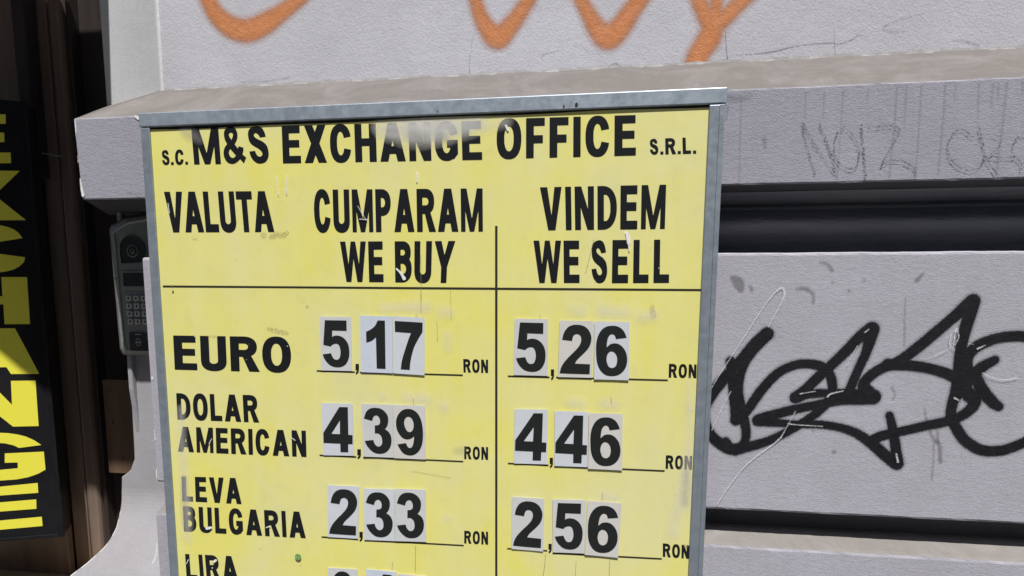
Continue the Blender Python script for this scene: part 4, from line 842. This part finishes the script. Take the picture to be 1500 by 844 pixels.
def pbox(name, x0, y0, x1, y1, d0, d1, mat, par, bev=.0006, skew=0.075):
    """box on the intercom's front; follows the lean that perspective gives its edges by being truly vertical"""
    a, b = ipt(x0, y1, d0), ipt(x1, y0, d0)
    xl = ipt((x0), (y0+y1)/2, d0)[0]; xr = ipt(x1, (y0+y1)/2, d0)[0]
    return box(name, xl, xr, YI+d0, YI+d1, a[2], b[2], mat, par, bev)
pbox('display_bezel', 177.5, 397, 214, 424.5, -.0014, .004, M_INTER, ic, .001)
pbox('display', 180, 399.5, 213, 419.5, -.0022, .003, M_INTER_D, ic, .0006)
for r in range(4):
    for c_ in range(3):
        cx = 187.8+c_*11+r*.85; cy = 437+r*11.4+c_*.15
        k = pbox('key', cx-3.7, cy-3.9, cx+3.7, cy+3.9, -.0042, .003, M_KEY, ic, .0009)
        # tiny digit mark on the key
        a = ipt(cx-.9, cy+1.8, -.0046); b = ipt(cx+1.0, cy-1.8, -.0046)
        box('key_mark', a[0], b[0], YI-.0046, YI-.0040, a[2], b[2], M_INTER_D, k)
lp_ = pbox('label_plate', 189.5, 487.5, 216, 514, -.0024, .004, M_INTER_D, ic, .0006)
c = ipt(202.5, 501.5, -.0028)
bm = bmesh.new(); N = 26
for i in range(N):
    a0, a1 = 2*math.pi*i/N, 2*math.pi*(i+1)/N
    bm.faces.new([bm.verts.new((c[0]+rx*math.cos(a), c[1], c[2]+rz*math.sin(a))) for a, rx, rz in ((a0, .0048, .0068), (a1, .0048, .0068), (a1, .0056, .0077), (a0, .0056, .0077))])
bm_obj('ring_symbol', bm, M_MARK, lp_)
bm = bmesh.new(); add_box(bm, c[0]-.0038, c[0]+.0006, c[1]-.0002, c[1]+.0004, c[2]-.0006, c[2]+.0006); add_box(bm, c[0]-.0038, c[0]-.0020, c[1]-.0003, c[1]+.0004, c[2]-.0012, c[2]+.0010)
for i in range(12):
    a0, a1 = 2*math.pi*i/12, 2*math.pi*(i+1)/12
    bm.faces.new([bm.verts.new((c[0]+.0022+r*math.cos(a), c[1], c[2]+r*math.sin(a))) for a, r in ((a0, .0011), (a1, .0011), (a1, .0020), (a0, .0020))])
bm_obj('key_symbol', bm, M_MARK, lp_)
bm = bmesh.new(); c = ipt(202, 490, -.0028)
for i in range(7): add_box(bm, c[0]-.0062+i*.0018, c[0]-.0062+i*.0018+.0013, c[1]-.0002, c[1]+.0004, c[2]-.0008, c[2]+.0008)
bm_obj('small_print', bm, M_MARK, lp_)
for px, py in ((168.5, 408.5), (174, 409)):
    cyl('screw', ipt(px, py, -.0006), (0, 1, 0), .0016, .003, M_SCREW, ic, 12)
paint_each('jamb_chip', jamb, [[(171, 336, 5), (174, 331, 4)], [(170, 325, 2), (173, 334, 6), (177, 334, 2)], [(169, 303, 3.5), (170, 306, 2)]], M_P_CHIP, Y=YJ-.0008, soft=.9, cell=.0009, xlim=(-1.0575, 0))
paint('joint_chips', blk2, [[(230, 795, 1.6), (229.5, 806, 2.6), (227, 818, 3), (223, 825, 2.4)]], M_P_CHIP, Y=YB-.0007, soft=.8, cell=.0009)
paint_each('block_chip', blk, [[(222.8, 553, 3), (223, 556, 2.4)], [(226, 630, 1), (227.5, 645, 1.6)], [(229, 688, 1.2), (229.5, 700, 1.4)]], M_P_CHIP, Y=YB-.0007, soft=.8, cell=.0009)

# ================================================================== VERTICAL EXCHANGE SIGN IN THE DOORWAY
TH = math.radians(30); nS = np.array([math.sin(TH), -math.cos(TH), 0.0]); tS = np.array([math.cos(TH), math.sin(TH), 0.0])
pR = at(66, 468, 1.42)                 # a point on the front right edge
def sp(px, py, d=0.0): return on_plane(px, py, pR+nS*d, nS)
def loc2(p): v = p-pR; return float(np.dot(v, tS)), float(v[2])
ztop = sp(39, 147)[2]; zbot = sp(92, 786)[2]
sg = thing('vertical_sign', 'tall black box sign with yellow stacked capital letters, at the left edge in the doorway', 'sign', tuple(pR+np.array([0, 0, zbot-pR[2]])))
def sbox(name, u0, u1, d0, d1, z0, z1, mat, par, bev=0, **k):
    M = Matrix(((tS[0], -nS[0], 0, pR[0]), (tS[1], -nS[1], 0, pR[1]), (0, 0, 1, 0), (0, 0, 0, 1)))
    return box(name, u0, u1, d0, d1, z0, z1, mat, par, bev, M=M, **k)
sbox('sign_box', -.36, -.001, .002, .085, zbot+.002, ztop-.002, M_SIGNS, sg, .002)
sbox('sign_face', -.352, -.008, -.0005, .0015, zbot+.008, ztop-.008, M_SIGNB, sg)
sbox('edge_trim', -.008, .001, -.003, .004, zbot, ztop, M_SIGNS, sg, .001)
sbox('edge_trim', -.36, -.0085, -.003, .004, zbot, zbot+.0075, M_SIGNS, sg, .001)
# letters cut from yellow vinyl, traced from their visible right halves; most of each left half lies outside the picture
SIDE = [
 [(-90, 167), (8, 167.5), (8.5, 181.5), (-48, 181), (-48, 194), (6, 194.3), (6.5, 208.3), (-48, 209), (-48, 224), (15.5, 223.5), (16.3, 239), (-90, 241)],
 [(-12, 250), (29, 250.5), (-8, 286), (38, 322.5), (-6, 322.8), (-30, 300), (-54, 323), (-98, 323), (-52, 286), (-92, 250), (-50, 250), (-30, 271)],
 [(-30, 329), (-10, 329.3), (2, 330.3), (12, 332.8), (20, 336), (27, 341), (33, 349), (-5, 355), (-14, 349), (-30, 347), (-45, 352), (-50, 364), (-45, 376), (-30, 381), (-14, 379), (-4, 371.5), (37, 377), (35, 384), (29, 390), (20, 395), (8, 398), (-10, 400), (-30, 400.5), (-62, 396), (-85, 382), (-94, 365), (-85, 347), (-62, 334)],
 [(2, 406), (39.5, 406), (44, 474.8), (6.5, 475), (5, 446), (-50, 446.5), (-50, 475.5), (-92, 476), (-92, 406.5), (-50, 406.3), (-50, 434), (3.5, 434)],
 [(-22, 481), (22, 481), (57.5, 547.8), (16, 548), (9.5, 538), (-44, 538.5), (-52, 549), (-96, 549.5)],
 [(-17, 558.3), (17.5, 593), (16, 558), (52, 557.6), (56.6, 624.2), (19, 625), (-52, 569), (-52, 627), (-92, 628), (-92, 559)],
 [(-20, 634), (-4, 633.9), (12, 634.6), (26, 636.6), (38, 639.6), (50, 645), (60.5, 652), (28, 656.2), (20, 652.5), (8, 649.6), (-6, 648.6), (-26, 650.5), (-40, 657), (-45, 668), (-40, 680), (-24, 688), (0, 688.4), (26, 686), (26, 677.6), (7, 678), (7, 664.3), (64.2, 661.6), (66.7, 688), (56, 694), (42, 699), (24, 702.4), (2, 704), (-20, 704.5), (-52, 701), (-78, 690), (-90, 668), (-78, 648), (-52, 637)],
 [(-90, 721), (0, 713), (55.2, 707.5), (56, 722), (0, 726), (-48, 730), (-48, 740), (0, 736), (53, 731.6), (53.4, 745.4), (0, 749.5), (-48, 754), (-48, 767), (0, 762.6), (61.2, 757), (62.4, 770.6), (0, 776.2), (-90, 785)],
]
for L in SIDE:
    P3 = [sp(x, y, .0008) for x, y in L]; uv = [loc2(p) for p in P3]
    r = delaunay_2d_cdt([Vector(q) for q in uv], [], [list(range(len(uv)))], 1, 1e-6)
    pts = [pR+tS*q[0]+np.array([0, 0, q[1]])+nS*.0008 for q in r[0]]
    mesh_obj('letter', pts, [tuple(t) for t in r[2]], M_SIDEY, sg)

# ================================================================== DOOR
YD = 1.53
dr = thing('entrance_door', 'dark brown panelled entrance door in deep shade behind the black sign', 'door', (-1.7, YD, Z(-.63)))
zb0 = Z(-.63); zt0 = Z(1.34)
def dx(px, py=700, Y=YD): return at(px, py, Y)[0]
box('door_leaf', -2.30, dx(150), YD+.03, YD+.06, zb0, zt0, M_DOOR, dr)
box('door_stile', dx(101), dx(123), YD, YD+.034, zb0, zt0, M_DOOR, dr, .003)
box('door_stile', dx(125.2), dx(142.5), YD-.004, YD+.032, zb0, zt0, M_DOOR, dr, .009)
box('door_stile', dx(-60), dx(88), YD+.001, YD+.034, zb0, zt0, M_DOOR, dr, .003)
box('door_frame', dx(147), dx(152), YD+.004, YD+.04, zb0, zt0, M_DOORD, dr, .003)
box('door_panel', dx(-60), dx(99.5), YD-.018, YD, zb0, Z(-.49), M_DOOR, dr, .002)
box('door_frame', dx(42, 80), dx(60, 80), YD-.04, YD-.002, Z(.30), zt0, M_DOORD, dr, .003)
box('door_frame', dx(88, 700), dx(99, 700), YD-.012, YD-.001, Z(-.488), Z(.7), M_DOORD, dr, .002)
box('door_panel', dx(-80, 80), dx(38, 80), YD-.012, YD, Z(.28), zt0, M_DOOR, dr, .002)
wb = box('nailed_board', at(155, 600, 1.50)[0], at(200, 600, 1.50)[0], 1.495, 1.512, at(160, 692, 1.50)[2], at(160, 556, 1.50)[2], M_WOOD, dr, .001)
for px, py in ((160.5, 573), (165, 619), (180, 672)):
    cyl('nail', at(px, py, 1.494), (0, 1, 0), .0018, .002, M_DOORD, wb, 10)
box('side_lining', dx(153), -1.03, 1.56, 1.60, zb0, zt0, M_DOORD, dr)
# thin bent wire stapled to the door
Pw = smooth_path([tuple(at(*q, YD-.02)) for q in ((50, 224), (58, 224), (68, 225.5), (78, 227.5), (90, 229))], .004)
bm = bmesh.new(); prev = None
for i, p in enumerate(Pw):
    ringv = [bm.verts.new((p[0], p[1]+.0016*math.cos(a), p[2]+.0016*math.sin(a))) for a in (0, 1.05, 2.09, 3.14, 4.19, 5.24)]
    if prev:
        for k in range(6): bm.faces.new((prev[k], prev[(k+1) % 6], ringv[(k+1) % 6], ringv[k]))
    prev = ringv
bm_obj('bent_wire', bm, M_MORTAR, dr)
